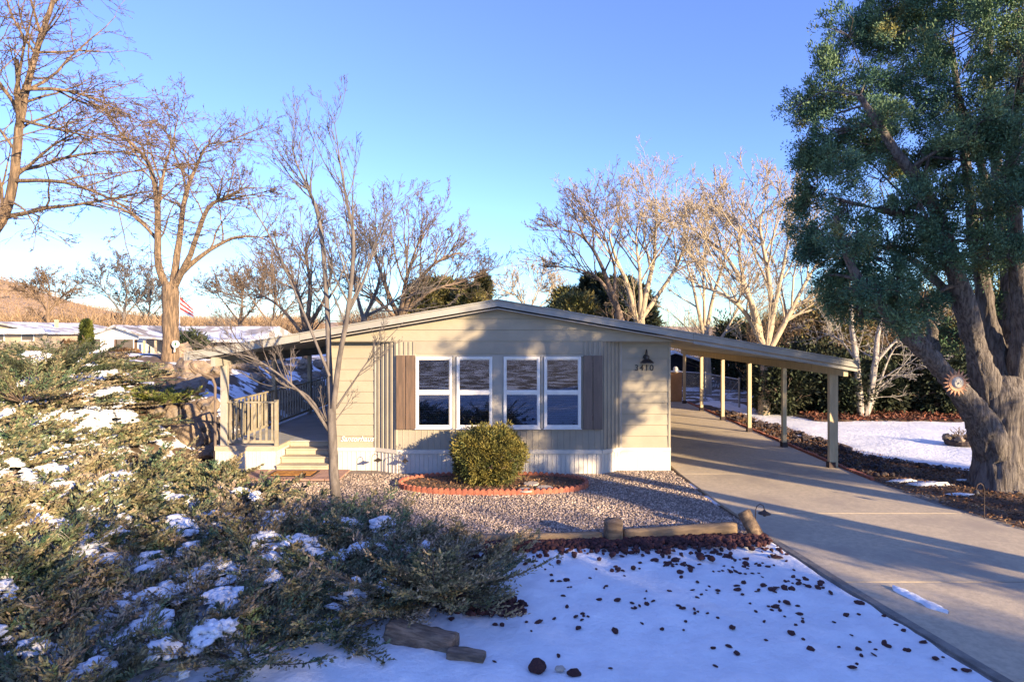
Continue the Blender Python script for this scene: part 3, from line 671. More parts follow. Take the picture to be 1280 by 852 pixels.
lavas = [rock_mesh('lava_rock', 30+i, 2, .8, .75, 6) for i in range(7)]
for m_ in lavas: m_.materials.append(M['lava'])
bould = [rock_mesh('boulder', 60+i, 3, .75, .75, 12) for i in range(7)]
for m_ in bould: m_.materials.append(M['tanrock'])
def merged(meshes, items):
    """One mesh from many small copies: items = (mesh index, loc, scale, rz, tilt)."""
    VV, FF, off = [], [], 0; cache = []
    for me in meshes:
        v = np.empty(len(me.vertices)*3, np.float32); me.vertices.foreach_get('co', v)
        f = np.empty(len(me.loops), np.int32); me.loops.foreach_get('vertex_index', f); cache.append((v.reshape(-1,3), f.reshape(-1,3)))
    for mi, lc, s_, rz, ti in items:
        v, f = cache[mi]; rm = np.array(Matrix.Rotation(rz, 3, 'Z') @ Matrix.Rotation(ti, 3, 'X'))
        VV.append((v*s_)@rm.T+np.array(lc)); FF.append(f+off); off += len(v)
    return np.concatenate(VV), np.concatenate(FF)
# pebbles
def pebbles(n, xy, smin, smax, zfun, rng):
    O = np.array([(1,0,0),(0,1,0),(-1,0,0),(0,-1,0),(0,0,.75),(0,0,-.6)], float)
    f = np.array([(0,1,4),(1,2,4),(2,3,4),(3,0,4),(1,0,5),(2,1,5),(3,2,5),(0,3,5)])
    P = xy(n, rng); n = len(P); s = (smin+(smax-smin)*rng.random(n)**2)[:,None,None]
    A = rng.random(n)*2*np.pi; ca, sa = np.cos(A), np.sin(A)
    K = O[None]*np.stack([.7+.7*rng.random(n), .6+.5*rng.random(n), .5+.5*rng.random(n)], -1)[:,None,:]+rng.normal(size=(n,6,3))*.16
    X = K[...,0]*ca[:,None]-K[...,1]*sa[:,None]; Yy = K[...,0]*sa[:,None]+K[...,1]*ca[:,None]
    V = np.stack([X, Yy, K[...,2]], -1)*s; V[...,0] += P[:,0][:,None]; V[...,1] += P[:,1][:,None]; V[...,2] += (zfun(P[:,0], P[:,1]))[:,None]+s[...,0]*.2
    return V.reshape(-1,3), (f[None]+(np.arange(n)*6)[:,None,None]).reshape(-1,3)
def gx(n, rng):
    y = 9.25+ (13.95-9.25)*rng.random(n)**1.15; a = np.array([GL(t_) for t_ in y]); b = np.array([DL(t_) for t_ in y]); x = a+(b-a)*rng.random(n)
    e = (np.abs((x+.53)/1.85)**2.4+np.abs((y-12.62)/.66)**2.4) < 1
    bay = y > np.where(x > 2.2, 13.93, 13.62); dr = (x > -6.05) & (x < -3.9) & (y > 12.93) & (y < 13.9)
    k = ~(e | (bay & (x > -4.4)) | dr); return np.stack([x, y], -1)[k]
gv, gf = pebbles(52000, gx, .010, .026, lambda x, y: .012+.012*np.sin(x*1.1)*np.cos(y*1.7), np.random.default_rng(3))
tag(link('gravel', np_mesh('gravel', gv, [gf]), M['pebble']), 'tan and grey gravel covering the bed in front of the home', 'gravel', kind='stuff')
# lava strip beside the timbers (uncountable) and single rocks in the snow
rng = np.random.default_rng(5)
it = []
for i in range(2100):
    t_ = rng.random(); x = -.9+4.65*t_; yb = np.interp(x, [-.9, 3.75], [8.97, 9.36]); y = yb-.03-abs(rng.normal())*(.12+.20*rng.random()**2)
    it.append((int(rng.integers(7)), (x, y, .075+.02*rng.random()), .022+.03*rng.random(), rng.random()*6, rng.random()))
for i in range(170):
    x = -.95+1.0*rng.random(); y = 6.75+.42*rng.random()*(1-.3*abs(x+.4))+.1*(x<-.6)
    it.append((int(rng.integers(7)), (x, y-.02, .07), .025+.03*rng.random(), rng.random()*6, rng.random()))
vv, ff = merged(lavas, it)
tag(link('lava_gravel', np_mesh('lava_gravel', vv, [ff]), M['lava']), 'dark red lava gravel banked along the timbers and under the juniper edge', 'gravel', kind='stuff')
def sz(x, y): return .045+.035*noise.fractal((x*.9, y*.9, 3), 1, 2, 3)+.018*noise.fractal((x*3.2, y*3.2, 9), 1, 2, 3)
n = 0; cl_ = [(3.35+.5*rng.normal(), 8.0+.5*rng.normal()) for _ in range(5)]+[(rng.uniform(-.8, 3.2), rng.uniform(6.6, 8.8)) for _ in range(22)]
while n < 292:
    if rng.random() < .42:
        c = cl_[int(rng.integers(len(cl_)))]; x, y = c[0]+rng.normal()*.11, c[1]+rng.normal()*.09
    else:
        y = 8.95-3.3*rng.random()**1.1; x = -1.2+(DL(y)+1.1)*rng.random()**.72
    if not (max(-1.1, -1.2+(6.9-y)*.8) < x < DL(y)-.1) or y > 9.25: continue
    if y < 7.0 and rng.random() < .3 and x < 1.5: continue
    s_ = (.019+.032*rng.random()**2)*(1.15 if y > 8.2 else 1)
    o = link('lava_rock', lavas[int(rng.integers(7))]); o.location = (x, y, sz(x, y)+s_*.28); o.scale = (s_*rng.uniform(.9,1.4), s_*rng.uniform(.8,1.1), s_*rng.uniform(.45,.85)); o.rotation_euler = (rng.uniform(-.3,.3), rng.uniform(-.3,.3), rng.random()*6)
    tag(o, 'small dark red lava rock poking out of the front snow', 'rock', 'lava rocks scattered over the front snow'); n += 1
for px, py, s_, lb in ((672,833,.115,'largest dark red flat rock at the bottom edge of the snow'), (700,836,.045,'small tan pebble beside the large dark red rock'), (718,842,.06,'dark angular rock right of the tan pebble at the snow edge')):
    x, y, _ = GP(px, py, .05); o = link('rock', rock_mesh('rock', int(px), 3, .5, .5), M['lava'] if px != 700 else M['tile']); o.location = (x, y, .06); o.scale = (s_,)*3; tag(o, lb, 'rock')

# ------------------------------------------------------------------ flower bed
def se(t_, a=1.93, b=.74, e=2.4, cx=-.53, cy=12.62):
    c, s = math.cos(t_), math.sin(t_); return cx+a*math.copysign(abs(c)**(2/e), c), cy+b*math.copysign(abs(s)**(2/e), s)
bd = MB(); k = 48; bd.poly([(*se(i*2*math.pi/k, 1.88, .69), .062) for i in range(k)]); bd.build('flower_bed_soil', M['dirt'], kind='structure')
pts = [Vector((*se(i*2*math.pi/900), 0)) for i in range(900)]+[Vector((*se(0), 0))]
cum = [0]
for a, b in zip(pts, pts[1:]): cum.append(cum[-1]+(b-a).length)
Lp = cum[-1]; nsc = int(Lp/.118); ed = MB()
def at_len(s):
    i = int(np.searchsorted(cum, s % Lp))-1; i = max(0, min(i, len(pts)-2)); w = ((s % Lp)-cum[i])/max(1e-6, cum[i+1]-cum[i]); p = pts[i].lerp(pts[i+1], w); d = (pts[i+1]-pts[i]).normalized(); return p, d
edge = thing('flower_bed_edging', label='scalloped terracotta edging around the flower bed below the windows', cat='garden edging')
rr = random.Random(3)
for sidx in range(nsc//5+1):
    ed = MB()
    for q in range(5):
        i = sidx*5+q
        if i >= nsc: break
        s0 = i*Lp/nsc; st = Lp/nsc; dz = rr.uniform(-.004, .004)
        for h in range(4):                       # each scallop: four fluted slices with a rounded top
            u0, u1 = h/4, (h+1)/4
            p, d = at_len(s0+u0*st+.002*(h==0)); p2, _ = at_len(s0+u1*st-.002*(h==3)); nrm = Vector((d.y, -d.x, 0))
            th = .024+.012*math.sin(math.pi*(u0+u1)/2); k = len(ed.v)
            za, zb_ = .085+.042*math.sin(math.pi*u0)**.7+dz, .085+.042*math.sin(math.pi*u1)**.7+dz
            for pp, zz in ((p, za), (p2, zb_)):
                for sgn in (-1, 1):
                    for z in (.0, zz): v = pp+nrm*sgn*th; ed.v.append((v.x, v.y, z))
            a = k; ed.f += [(a,a+1,a+5,a+4),(a+2,a+6,a+7,a+3),(a+1,a+3,a+7,a+5),(a,a+2,a+3,a+1),(a+4,a+5,a+7,a+6)]
    ed.build('edging_block', M['terra'], edge)
settle(edge, (-.53, 12.62, 0))
for px, py, lb in ((664,604,'round pale stepping stone nearest the bush in the bed'), (681,609,'round pale stepping stone at the right of the bed trio'), (657,612,'round pinkish stepping stone half over the terracotta edging')):
    x, y, _ = GP(px, py, .08); o = MB().lathe(x, y, [(.15, .064), (.16, .07), (.16, .085), (.15, .092)], 22).build('stepping_stone', M['tile']); tag(o, lb, 'stepping stone')
def leafy(n, fx, zf, ln, wd, rng, flat=.35):
    P = fx(n, rng); n = len(P); z = zf(P[:,0], P[:,1])+rng.random(n)*.02
    C = np.concatenate([P, z[:,None]], 1); D = rng.normal(size=(n,3))*np.array([1,1,flat])
    return slivers(C, D, ln*(.5+rng.random(n)), wd*(.6+.8*rng.random(n)), rng)
def bedxy(n, rng):
    x = -2.4+3.8*rng.random(n); y = 11.9+1.5*rng.random(n); k = (np.abs((x+.53)/1.84)**2.4+np.abs((y-12.62)/.66)**2.4) < 1; return np.stack([x, y], -1)[k]
v, f = leafy(2600, bedxy, lambda x, y: .068+0*x, .05, .02, rng); tag(link('bed_leaves', np_mesh('bed_leaves', v, [f]), M['leaf']), 'dry brown leaf litter inside the terracotta bed', 'leaf litter', kind='stuff')

# box-shaped bush
def bush(name, c, a, b, h, m, n, k, r, ln, wd, rng, lab, cat, e=2.8, group=None, trunk=True, z0=.06, up=.3, jit=.12):
    root = empty(name, c); tag(root, lab, cat, group)
    U = rng.normal(size=(n,3)); U /= np.linalg.norm(U, axis=1, keepdims=True)
    s = (np.abs(U[:,0])**e+np.abs(U[:,1])**e+np.abs(U[:,2])**e)**(-1/e); U2 = U*s[:,None]*(.55+.45*rng.random(n)**.45)[:,None]*(1+jit*rng.normal(size=n))[:,None]
    C = U2*np.array([a, b, h/2])+np.array([0, 0, h/2+z0])
    lump = np.array([noise.noise((p[0]*2.2/a, p[1]*2.2/b, p[2]*2.2/h+c[0])) for p in C]); C[:,:2] *= (1+.22*lump)[:,None]; C[:,2] = np.maximum(C[:,2]*(1+.1*lump), .05)
    v, f = tufts(C, rng, k, r, ln, wd, out=U, up=up); link('foliage', np_mesh('foliage', v, [f]), m, root)
    if trunk:
        tb = Tubes()
        for i in range(9):
            d = np.array([rng.normal()*.6, rng.normal()*.6, 1.0]); d /= np.linalg.norm(d); grow(tb, np.array([0,0,0.]), d, h*.75, .03*h, 2, dict(PB, rmin=.008), rng)
        link('stem', tb.mesh('stem'), M['bark_d'], root)
    return root
bush('clipped_bush', (-.66, 12.72, 0), .70, .60, 1.10, M['needle_y'], 1500, 26, .075, .06, .02, rng, 'rounded olive-green clipped bush in the terracotta bed', 'bush', jit=.05)

# ------------------------------------------------------------------ timbers, posts, logs
def timber(a, b, w, h, m, name, lab, cat='timber', seed=0):
    a, b = Vector(a), Vector(b); Ln = (b-a).length; bm = bmesh.new(); n = 26; rr = random.Random(seed)
    rings = []
    for i in range(n+1):
        x = Ln*i/n; r_ = []
        for j in range(12):
            t_ = j*2*math.pi/12; c, s = math.cos(t_), math.sin(t_); e = 2/3.4
            y = w/2*math.copysign(abs(c)**e, c); z = h/2*math.copysign(abs(s)**e, s); kk = 2.2 if 'log' in name or 'slab' in name else 1; q = 1+kk*(.16*noise.noise((x*2.2+kk, j*.9, seed))+.07*noise.noise((x*9, j*2.1, seed)))
            if i in (0, n): q *= .93
            r_.append(bm.verts.new((x, y*q, z*q)))
        rings.append(r_)
    for p, q in zip(rings, rings[1:]):
        for j in range(12): bm.faces.new((p[j], q[j], q[(j+1)%12], p[(j+1)%12]))
    bm.faces.new(rings[0]); bm.faces.new(list(reversed(rings[-1]))); bmesh.ops.recalc_face_normals(bm, faces=bm.faces)
    me = bpy.data.meshes.new(name); bm.to_mesh(me); bm.free(); me.polygons.foreach_set('use_smooth', np.ones(len(me.polygons), bool))
    o = link(name, me, m); o.location = a; o.rotation_euler = (b-a).to_track_quat('X', 'Z').to_euler(); return tag(o, lab, cat)
timber((-.85, 9.0, .09), (1.25, 9.17, .10), .13, .17, M['timber'], 'landscape_timber', 'long flat weathered timber left of the short upright post', seed=1)
timber((1.58, 9.2, .11), (3.35, 9.42, .15), .15, .2, M['timber'], 'landscape_timber', 'thicker pale timber between the upright post and the slanted end block', seed=2)
timber((1.42, 9.16, -.02), (1.42, 9.16, .36), .27, .27, M['timberv'], 'timber_post', 'short upright grey-brown timber post between two timbers', 'post', seed=3)
timber((3.66, 9.30, .04), (3.50, 9.48, .40), .20, .17, M['timberv'], 'timber_block', 'slanted orange-brown timber end block beside the driveway', seed=4)
timber(tuple(Vector(GP(486, 788, .12))), tuple(Vector(GP(570, 803, .10))), .22, .2, M['log'], 'fallen_log', 'rotting grey log lying under the juniper edge', 'log', seed=5)
timber(tuple(Vector(GP(560, 816, .07))), tuple(Vector(GP(606, 822, .06))), .14, .10, M['log'], 'bark_slab', 'short flat piece of bark on the snow below the log', 'bark', seed=6)

# path lamps on hooks
def hook_lamp(x, y, h, lab, hat=.075, g=None, flip=1):
    r_ = thing('path_lamp', label=lab, cat='path lamp')
    a = [(x, y, 0), (x, y, h*.8), (x+.02*flip, y, h*.93), (x+.07*flip, y, h), (x+.12*flip, y, h*.95), (x+.14*flip, y, h*.82)]
    MB().path(a, .007, 6).build('hook', M['brown_metal'], r_)
    cx = x+.14*flip; z = h*.82
    MB().lathe(cx, y, [(.02, z-.10), (.028, z-.07), (hat, z-.065), (hat, z-.055), (.03, z-.02), (.012, z)], 16).build('lamp_head', M['black'], r_)
    settle(r_, (x, y, 0)); return r_
hook_lamp(3.70, 9.52, .50, 'black hooked path lamp beside the driveway corner', .095)
hook_lamp(-3.28, 13.52, .48, 'small black path lamp before the corrugated panel, left of the pair', .10)
hook_lamp(-2.66, 13.42, .48, 'small black path lamp just left of the terracotta bed', .07)
hook_lamp(7.92, 10.35, .62, 'thin iron garden hook lamp at the right driveway edge near the big trunk', .05, flip=-1)
# snow strip lying on the driveway
sp = []
a, b = Vector(GP(1116, 734, .03)), Vector(GP(1186, 767, .03))
n1 = 30; top = []; 
vv_ = MB(); cols = []
for i in range(n1+1):
    t_ = i/n1; p = a.lerp(b, t_); d = (b-a).normalized(); nn = Vector((-d.y, d.x, 0)); wd = .075*(1+.35*noise.noise((t_*6, 1, 2)))*min(1, t_*9+.15, (1-t_)*5+.1)
    cols.append([p+nn*wd*u+Vector((0,0,(.034*(1-u*u)**.5 if abs(u) < 1 else 0)*(1+.5*noise.noise((t_*14, u*3, 5)))+.001)) for u in (-1,-.75,-.35,0,.35,.75,1)])
V_ = np.array([[tuple(q) for q in c] for c in cols]).reshape(-1,3); i, j = np.meshgrid(np.arange(6), np.arange(n1)); bq = (j*7+i).ravel()
tag(link('snow_ridge', np_mesh('snow_ridge', V_, [np.stack([bq, bq+1, bq+8, bq+7], -1)], smooth=True), M['snow']), 'narrow ridge of leftover snow on the concrete driveway', 'snow', kind='structure')

# ------------------------------------------------------------------ junipers on the bank
def juniper_variant(rng, arms=34, nodes=10, size=1.0, side=5, k=6, lift=1.0):
    C, D, T = [], [], []; tb = []
    for a in range(arms):
        az = rng.random()*2*np.pi; el = np.radians(4+46*rng.random()**1.3)*lift; Ln = size*(.45+.6*rng.random())*(1 if el < .7 else .75)
        h = np.array([math.cos(az), math.sin(az), 0]); u = np.array([0, 0, 1.]); s_ = np.cross(h, u); base = h*.12*rng.random()
        ts = (np.arange(nodes)+.6)/nodes; curve = .22*Ln*(ts**2)*(1 if rng.random() < .6 else -.5)
        P = base+h*(Ln*ts*math.cos(el))[:,None]+u*(Ln*ts*math.sin(el)+curve)[:,None]+s_*(.1*Ln*rng.normal()*ts**2)[:,None]
        tb.append(np.vstack([base[None], P]))
        ax = h*math.cos(el)+u*math.sin(el)
        for i, t_ in enumerate(ts):
            if t_ < .22: continue
            for q in range(side):
                sg = rng.choice([-1, 1]); dv = ax+s_*sg*(.5+.5*rng.random())+u*(.25+.5*rng.random()-.2)+rng.normal(size=3)*.12; dv /= np.linalg.norm(dv)
                l2 = size*(.22*(1-t_)+.09)*(.6+.7*rng.random()); f = (np.arange(k)+rng.random(k)*.6)/k
                C.append(P[i]+dv*(l2*f)[:,None]); D.append(dv+rng.normal(size=(k,3))*.38+u*.15); T.append(np.clip(t_*.6+f*.55-.15+rng.normal()*.15, 0, 1))
    return np.concatenate(C), np.concatenate(D), np.concatenate(T), tb
jr = np.random.default_rng(21)
JV = [juniper_variant(jr, arms=38) for _ in range(4)]
def jun_mesh(name, items, rng, ln=.058, wd=.021, dens=None):
    """items: (variant, loc, scale(xyz), rz, tilt vector, keep share)"""
    CC, DD, TT = [], [], []; tb = Tubes()
    for vi, lc, s_, rz, keep in items:
        C, D, T, arms = JV[vi] if isinstance(vi, int) else vi
        rm = np.array(Matrix.Rotation(rz, 3, 'Z')); s3 = np.array(s_)
        if keep < 1: kk = rng.random(len(C)) < keep; C, D, T = C[kk], D[kk], T[kk]
        CC.append((C*s3)@rm.T+np.array(lc)); DD.append((D*s3)@rm.T); TT.append(T)
        for a in arms: tb.add((a*s3)@rm.T+np.array(lc), np.linspace(.012, .004, len(a)), 3)
    C = np.concatenate(CC); D = np.concatenate(DD); T = np.concatenate(TT); n = len(C)
    dist = np.clip(np.linalg.norm(C[:,:2], axis=1)/8, .9, 1.8)
    V, Fq = slivers(C, D, ln*(.55+.8*rng.random(n))*dist**.5, wd*(.7+.6*rng.random(n))*dist, rng)
    return np_mesh(name, V, [Fq], attrs={'tip': np.repeat(T, 4)}), tb.mesh(name+'_stems')
def inpoly(x, y, poly):
    c = False; j = len(poly)-1
    for i in range(len(poly)):
        if (poly[i][1] > y) != (poly[j][1] > y) and x < (poly[j][0]-poly[i][0])*(y-poly[i][1])/(poly[j][1]-poly[i][1])+poly[i][0]: c = not c
        j = i
    return c
JP = [(-3.6,5.2),(-2.3,6.1),(-1.35,7.2),(-1.2,8.3),(-1.9,9.2),(-3.9,10.1),(-5.6,11.6),(-7.9,12.6),(-9.9,15.5),(-12.6,20.5),(-19,20.5),(-15,11),(-9,5.2),(-5,3.4),(-4,3.6)]
spots = []; tr = 0
while len(spots) < 190 and tr < 30000:
    tr += 1; x = jr.uniform(-18, -1); y = jr.uniform(3.2, 20.5)
    if not inpoly(x, y, JP) or x < -.93*y-1.3: continue
    if -9.6 < x < -7.6 and 15 < y: continue
    md = .62+.018*y
    if all((x-a)**2+(y-b)**2 > md*md for a, b in spots): spots.append((x, y))
items = []; items2 = []
for i, (x, y) in enumerate(spots):
    z = float(gz(x, y)); s = jr.uniform(.8, 1.2)*(1+.018*y); keep = .8 if y < 9 else .65 if y < 13 else .45
    zs = jr.uniform(.5, .85)*(.8 if y > 12 else 1)*(.5 if y > 13.5 and x > -13.6*y/18 else 1)
    (items2 if jr.random() < .3 else items).append((i % 4, (x, y, z+.02), (s, s, s*zs), jr.random()*6.3, keep))
for nm, its, mm, lb in (('juniper_ground_cover', items, M['needle_j'], 'green spreading juniper ground cover over the snowy left bank'),
                        ('rusty_juniper_ground_cover', items2, M['needle_j2'], 'rust-tipped patches of spreading juniper ground cover on the left bank')):
    a, b = jun_mesh(nm, its, jr); o = tag(link(nm, a, mm), lb, 'juniper', kind='stuff'); link('stem', b, M['bark_d'], o)
def one_juniper(px, py, z, s, lab, m, zs=1, vi=0, var=None, ln=.055):
    x, y, _ = GP(px, py, z); o = empty('juniper_shrub', (x, y, z)); tag(o, lab, 'juniper shrub')
    a, b = jun_mesh('needles', [(var or vi, (0,0,0), (s,s,s*zs), jr.random()*6, 1)], jr, ln=ln); link('needles', a, m, o); link('stem', b, M['bark_d'], o); return o
# reaching plumes at the right end of the bank
def plume(lo, hi, arms, size, lift=1):
    Cs, Ds, Ts, tb = [], [], [], []
    v = juniper_variant(jr, arms=arms*5, nodes=12, size=size, lift=lift)
    # keep those arms which lean the wanted way
    C, D, T, arm = v; az = np.arctan2(C[:,1], C[:,0]); k = (az > lo) & (az < hi)
    arm = [a for a in arm if lo < math.atan2(a[-1][1], a[-1][0]) < hi]
    return C[k], D[k], T[k], arm
one_juniper(545, 745, .05, 1.05, 'large juniper reaching over the front snow with long rust-brown plumes', M['needle_g'], .75, var=plume(-.9, 1.5, 15, 1.55, 1.1))
one_juniper(560, 740, .05, 1.0, 'dark green juniper mound behind the fallen log', M['needle_j'], .6, 1)
one_juniper(478, 742, .05, .62, 'small dark juniper sprig standing alone in the snow below the mound', M['needle_j'], .55, 2)
one_juniper(590, 700, .05, .95, 'olive juniper at the corner where the gravel meets the snow', M['needle_g'], .6, 3)
one_juniper(30, 500, 1.9, 1.2, 'pale olive juniper hump at the far left of the bank', M['needle_j'], 1.1, 0)
one_juniper(60, 470, 2.2, 1.5, 'dark flat-topped juniper along the crest of the bank', M['needle_d'], .8, 1, ln=.1)
one_juniper(200, 505, 1.3, 1.1, 'yellow-green juniper below the crest near the boulders', M['needle_l'], .6, 2)
one_juniper(275, 600, .25, .8, 'small juniper sprig beside the porch skirting corner', M['needle_j'], .8, 3)
# frosted grass clumps at the far left
fr = np.random.default_rng(4)
for px, py, z, lab in ((10, 640, .62, 'frosted pale grass clump arching over the junipers, middle left edge'), (70, 625, .62, 'spreading frosted stems between the left edge and the rusty juniper'), (25, 700, .42, 'lowest frosted grass clump at the left edge')):
    x, y, _ = GP(px, py, z); tb = Tubes()
    for i in range(70):
        az = fr.random()*6.3; L_ = .45+.5*fr.random(); h = np.array([math.cos(az), math.sin(az), 0]); el = .9+.4*fr.random(); ts = np.linspace(0, 1, 7)[:,None]
        tb.add(h*ts*L_*math.cos(el*.7)+np.array([0,0,1])*(ts*L_*math.sin(el)-.75*L_*ts**2.4)+fr.normal(size=3)*.05*ts, np.linspace(.004,.0018,7)*1.3, 3)
    o = link('frosted_grass', tb.mesh('frosted_grass'), M['frost'], None, (x, y, float(gz(x,y))+.12)); tag(o, lab, 'grass')
# snow lying on the juniper bank
def snowpads(items):
    b0 = bmesh.new(); bmesh.ops.create_icosphere(b0, subdivisions=2, radius=1)
    v0 = np.array([v.co[:] for v in b0.verts]); f0 = np.array([[v.index for v in f.verts] for f in b0.faces]); b0.free()
    VV, FF, off = [], [], 0
    for i, (x, y, z, a, b, h, rz) in enumerate(items):
        v = v0.copy(); q = np.array([noise.fractal((p[0]*1.5+i*7, p[1]*1.5, p[2]*1.5), 1, 2, 4) for p in v]); v *= (1+.75*q)[:,None]
        v[:,2] = np.where(v[:,2] < 0, v[:,2]*.35, v[:,2]); v = v*np.array([a, b, h]); ca, sa = math.cos(rz), math.sin(rz)
        v = np.stack([v[:,0]*ca-v[:,1]*sa, v[:,0]*sa+v[:,1]*ca, v[:,2]], -1)+np.array([x, y, z]); VV.append(v); FF.append(f0+off); off += len(v)
    return np.concatenate(VV), np.concatenate(FF)
its = []; rs = np.random.default_rng(77); nc = 0
while nc < 270:
    x = rs.uniform(-15, -.9); y = rs.uniform(4, 18)
    if not inpoly(x, y, JP) or x < -.93*y: continue
    nc += 1; R_ = rs.uniform(.08, .34)*(1+.02*y); z0_ = rs.uniform(.16, .38)*(1 if y < 9 else 1.1); el = rs.uniform(.35, 1); a_ = rs.random()*3
    for q in range(int(10+170*R_)):
        u, w = rs.normal(size=2)*R_*.55; dx2, dy2 = u*math.cos(a_)-w*el*math.sin(a_), u*math.sin(a_)+w*el*math.cos(a_); s = rs.uniform(.025, .06)*(1+.03*y)
        its.append((x+dx2, y+dy2, float(gz(x+dx2, y+dy2))+z0_+rs.normal()*.018-.12*(dx2*dx2+dy2*dy2)/(R_*R_), s*rs.uniform(.9,1.7), s, s*rs.uniform(.4,.75), rs.random()*3))
v, f = snowpads(its); tag(link('snow_on_junipers', np_mesh('snow_on_junipers', v, [f], smooth=True), M['snow']), 'snow lying in patches on and between the junipers', 'snow', kind='stuff')
# snow sheet under the bank's right half
strip('bank_snow', np.linspace(5.2, 10.4, 50), lambda y: -6.5-.1*y, interp([(5,-3.6),(6,-2.9),(7,-1.8),(8.2,-1.3),(9.0,-1.6),(9.6,-2.6),(10.4,-4.2)]), 44,
      lambda X, Y: gz(X, Y)+.06+.05*nz2(X, Y, 1.4, 12), M['snow'], edge=.06)

# ------------------------------------------------------------------ boulders
bspots = [(225,470,26,'l'),(240,505,18.5,'l'),(232,485,21,'l'),(254,520,16.5,'l'),(262,498,18,'l'),(222,520,17.5,'l'),(248,480,21,'l'),(210,500,20,'l'),(262,540,15,'l'),(238,540,15.5,'l'),(228,458,26,'l')]
labs = ['tan squarish boulder at the foot of the bare tree', 'large tan boulder left of the porch downspout', 'tan boulder with a flat face above the large one', 'pale boulder against the porch post, mid height', 'rounded tan boulder touching the left porch post', 'tan boulder standing at the edge of the snowy path', 'split tan boulder upper left of the porch', 'lone tan boulder among the junipers', 'low tan boulder by the deck corner', 'low brown boulder left of the deck corner', 'small tan boulder beside the base of the trunk']
rb = random.Random(9)
for i, (px, py, Y, _) in enumerate(bspots):
    x = (px-PX)/F*Y; s = .026*Y*rb.uniform(.8, 1.15); o = link('boulder', bould[i % 7]); z = float(gz(x, Y)); o.location = (x, Y, z+s*.35); o.scale = (s, s, s*.95); o.rotation_euler = (rb.uniform(-.2,.2), rb.uniform(-.2,.2), rb.random()*6)
    tag(o, labs[i], 'boulder')
for i in range(120):
    Y = rb.uniform(15.5, 31); x = -7.6-rb.random()**.9*6.2*min(1, (Y-9)/12)
    if x < (232-PX)/F*Y: x = -7.7-rb.random()*2.5
    s = rb.uniform(.2, .5)*(1 if Y < 24 else 1.2); o = link('boulder', bould[i % 7]); o.location = (x, Y, float(gz(x, Y))+s*.25); o.scale = (s, s*.9, s*.85); o.rotation_euler = (rb.uniform(-.3,.3), rb.uniform(-.3,.3), rb.random()*6)
    tag(o, 'grey-brown boulder on the rocky slope behind the porch railing', 'boulder', 'boulders on the slope behind the porch')

# ------------------------------------------------------------------ trees
def tree(name, lab, mt, base, limbs, P, seed, kids=12, group=None, cat='bare tree', sides=9):
    rng = np.random.default_rng(seed); root = empty(name, base); tag(root, lab, cat, group)
    tb = Tubes(); tw = Tubes()
    for i, (pl, kd, kl) in enumerate(limbs):
        pts, rad = limb(tb, pl, P, rng, kids=0, sides=sides)
        if kd:
            twigs(tw, pts, rad, kl*P.get('kl', 1), kd, P['S'], rng, P.get('t0', .25))
    for nm, t_ in (('trunk', tb), ('crown', tw)):
        if not t_.g: continue
        me = t_.mesh(nm); me.transform(Matrix.Translation(-Vector(base))); link(nm, me, mt, root)
    return root
def ST(rmin, up, wob=(.10,.14,.18,.2), ang=(.75,.7,.65,.7), kids=(8,6,3), ratio=.46, r1=.5): return dict(rmin=rmin, up=up, wob=wob, ang=ang, kids=list(kids), ratio=ratio, r1=r1)
PB['S'] = ST(.010, (.05,.05,.03,.02))
PY_ = dict(PB, S=ST(.0026, (.09,.08,.05,.04), ang=(.6,.55,.55,.6), kids=(5,4,2), wob=(.06,.09,.12,.15)), segs=[6,6,4,3,3], kids=[0,10,5,3,2], ratio=[1,.5,.45,.5,.5], up=[.02,.10,.08,.05,.04], ang=[.6,.6,.6,.6,.6], rmin=.0035, rr=[.6,.45,.5,.6,.7])
bx, by, bz = GP(421, 638, .06)
def yl(pts, Y=10.85, dy=0): return [(a, b, Y+dy*i/len(pts), r) for i, (a, b, r) in enumerate(pts)]
tree('young_tree', 'slender young bare tree with upswept limbs in front of the porch', M['bark_g'], (bx, by, 0),
     [(yl([(421,640,.105),(418,600,.09),(416,560,.082),(414,510,.075)]), 2, .9),
      (yl([(414,515,.06),(411,440,.05),(408,370,.045),(400,280,.036),(386,238,.026),(371,205,.016),(364,182,.008)], dy=.9), 20, 1.35),
      (yl([(415,520,.055),(424,450,.045),(436,380,.04),(442,300,.032),(432,245,.022),(424,195,.012),(418,152,.005)], dy=-.8), 20, 1.35),
      (yl([(415,545,.030),(385,500,.024),(345,465,.017),(310,445,.011),(280,442,.006)], dy=-.7), 15, 1.0),
      (yl([(415,540,.026),(385,495,.021),(350,478,.015),(300,430,.012),(285,400,.006)], dy=.6), 12, 1.0),
      (yl([(412,470,.028),(375,380,.021),(340,300,.015),(305,240,.010),(292,190,.005)], dy=.5), 16, 1.1),
      (yl([(420,510,.022),(440,480,.016),(465,445,.010),(505,402,.004)], dy=-.4), 8, .8),
      (yl([(430,400,.03),(455,350,.022),(475,290,.014),(495,250,.006)], dy=.7), 14, 1.0)], PY_, 31)
PBig = dict(PB, S=ST(.0065, (.02,.01,.0,.0), wob=(.15,.2,.22,.25), kids=(7,5,3), ang=(.85,.8,.8,.8), ratio=.42), kl=.8, segs=[6,6,5,4,3], kids=[0,12,7,5,3], ratio=[1,.42,.5,.5,.5], up=[.02,.03,.03,.02,.02], wob=[.05,.16,.2,.22,.24], rmin=.009, ang=[.6,.85,.75,.8,.8])
tx, ty, tz = W(213, 449, 24)
def yb_(pts, Y=24, dy=0): return [(a, b, Y+dy*i/len(pts), r*(1 if r > .21 else .78)) for i, (a, b, r) in enumerate(pts)]
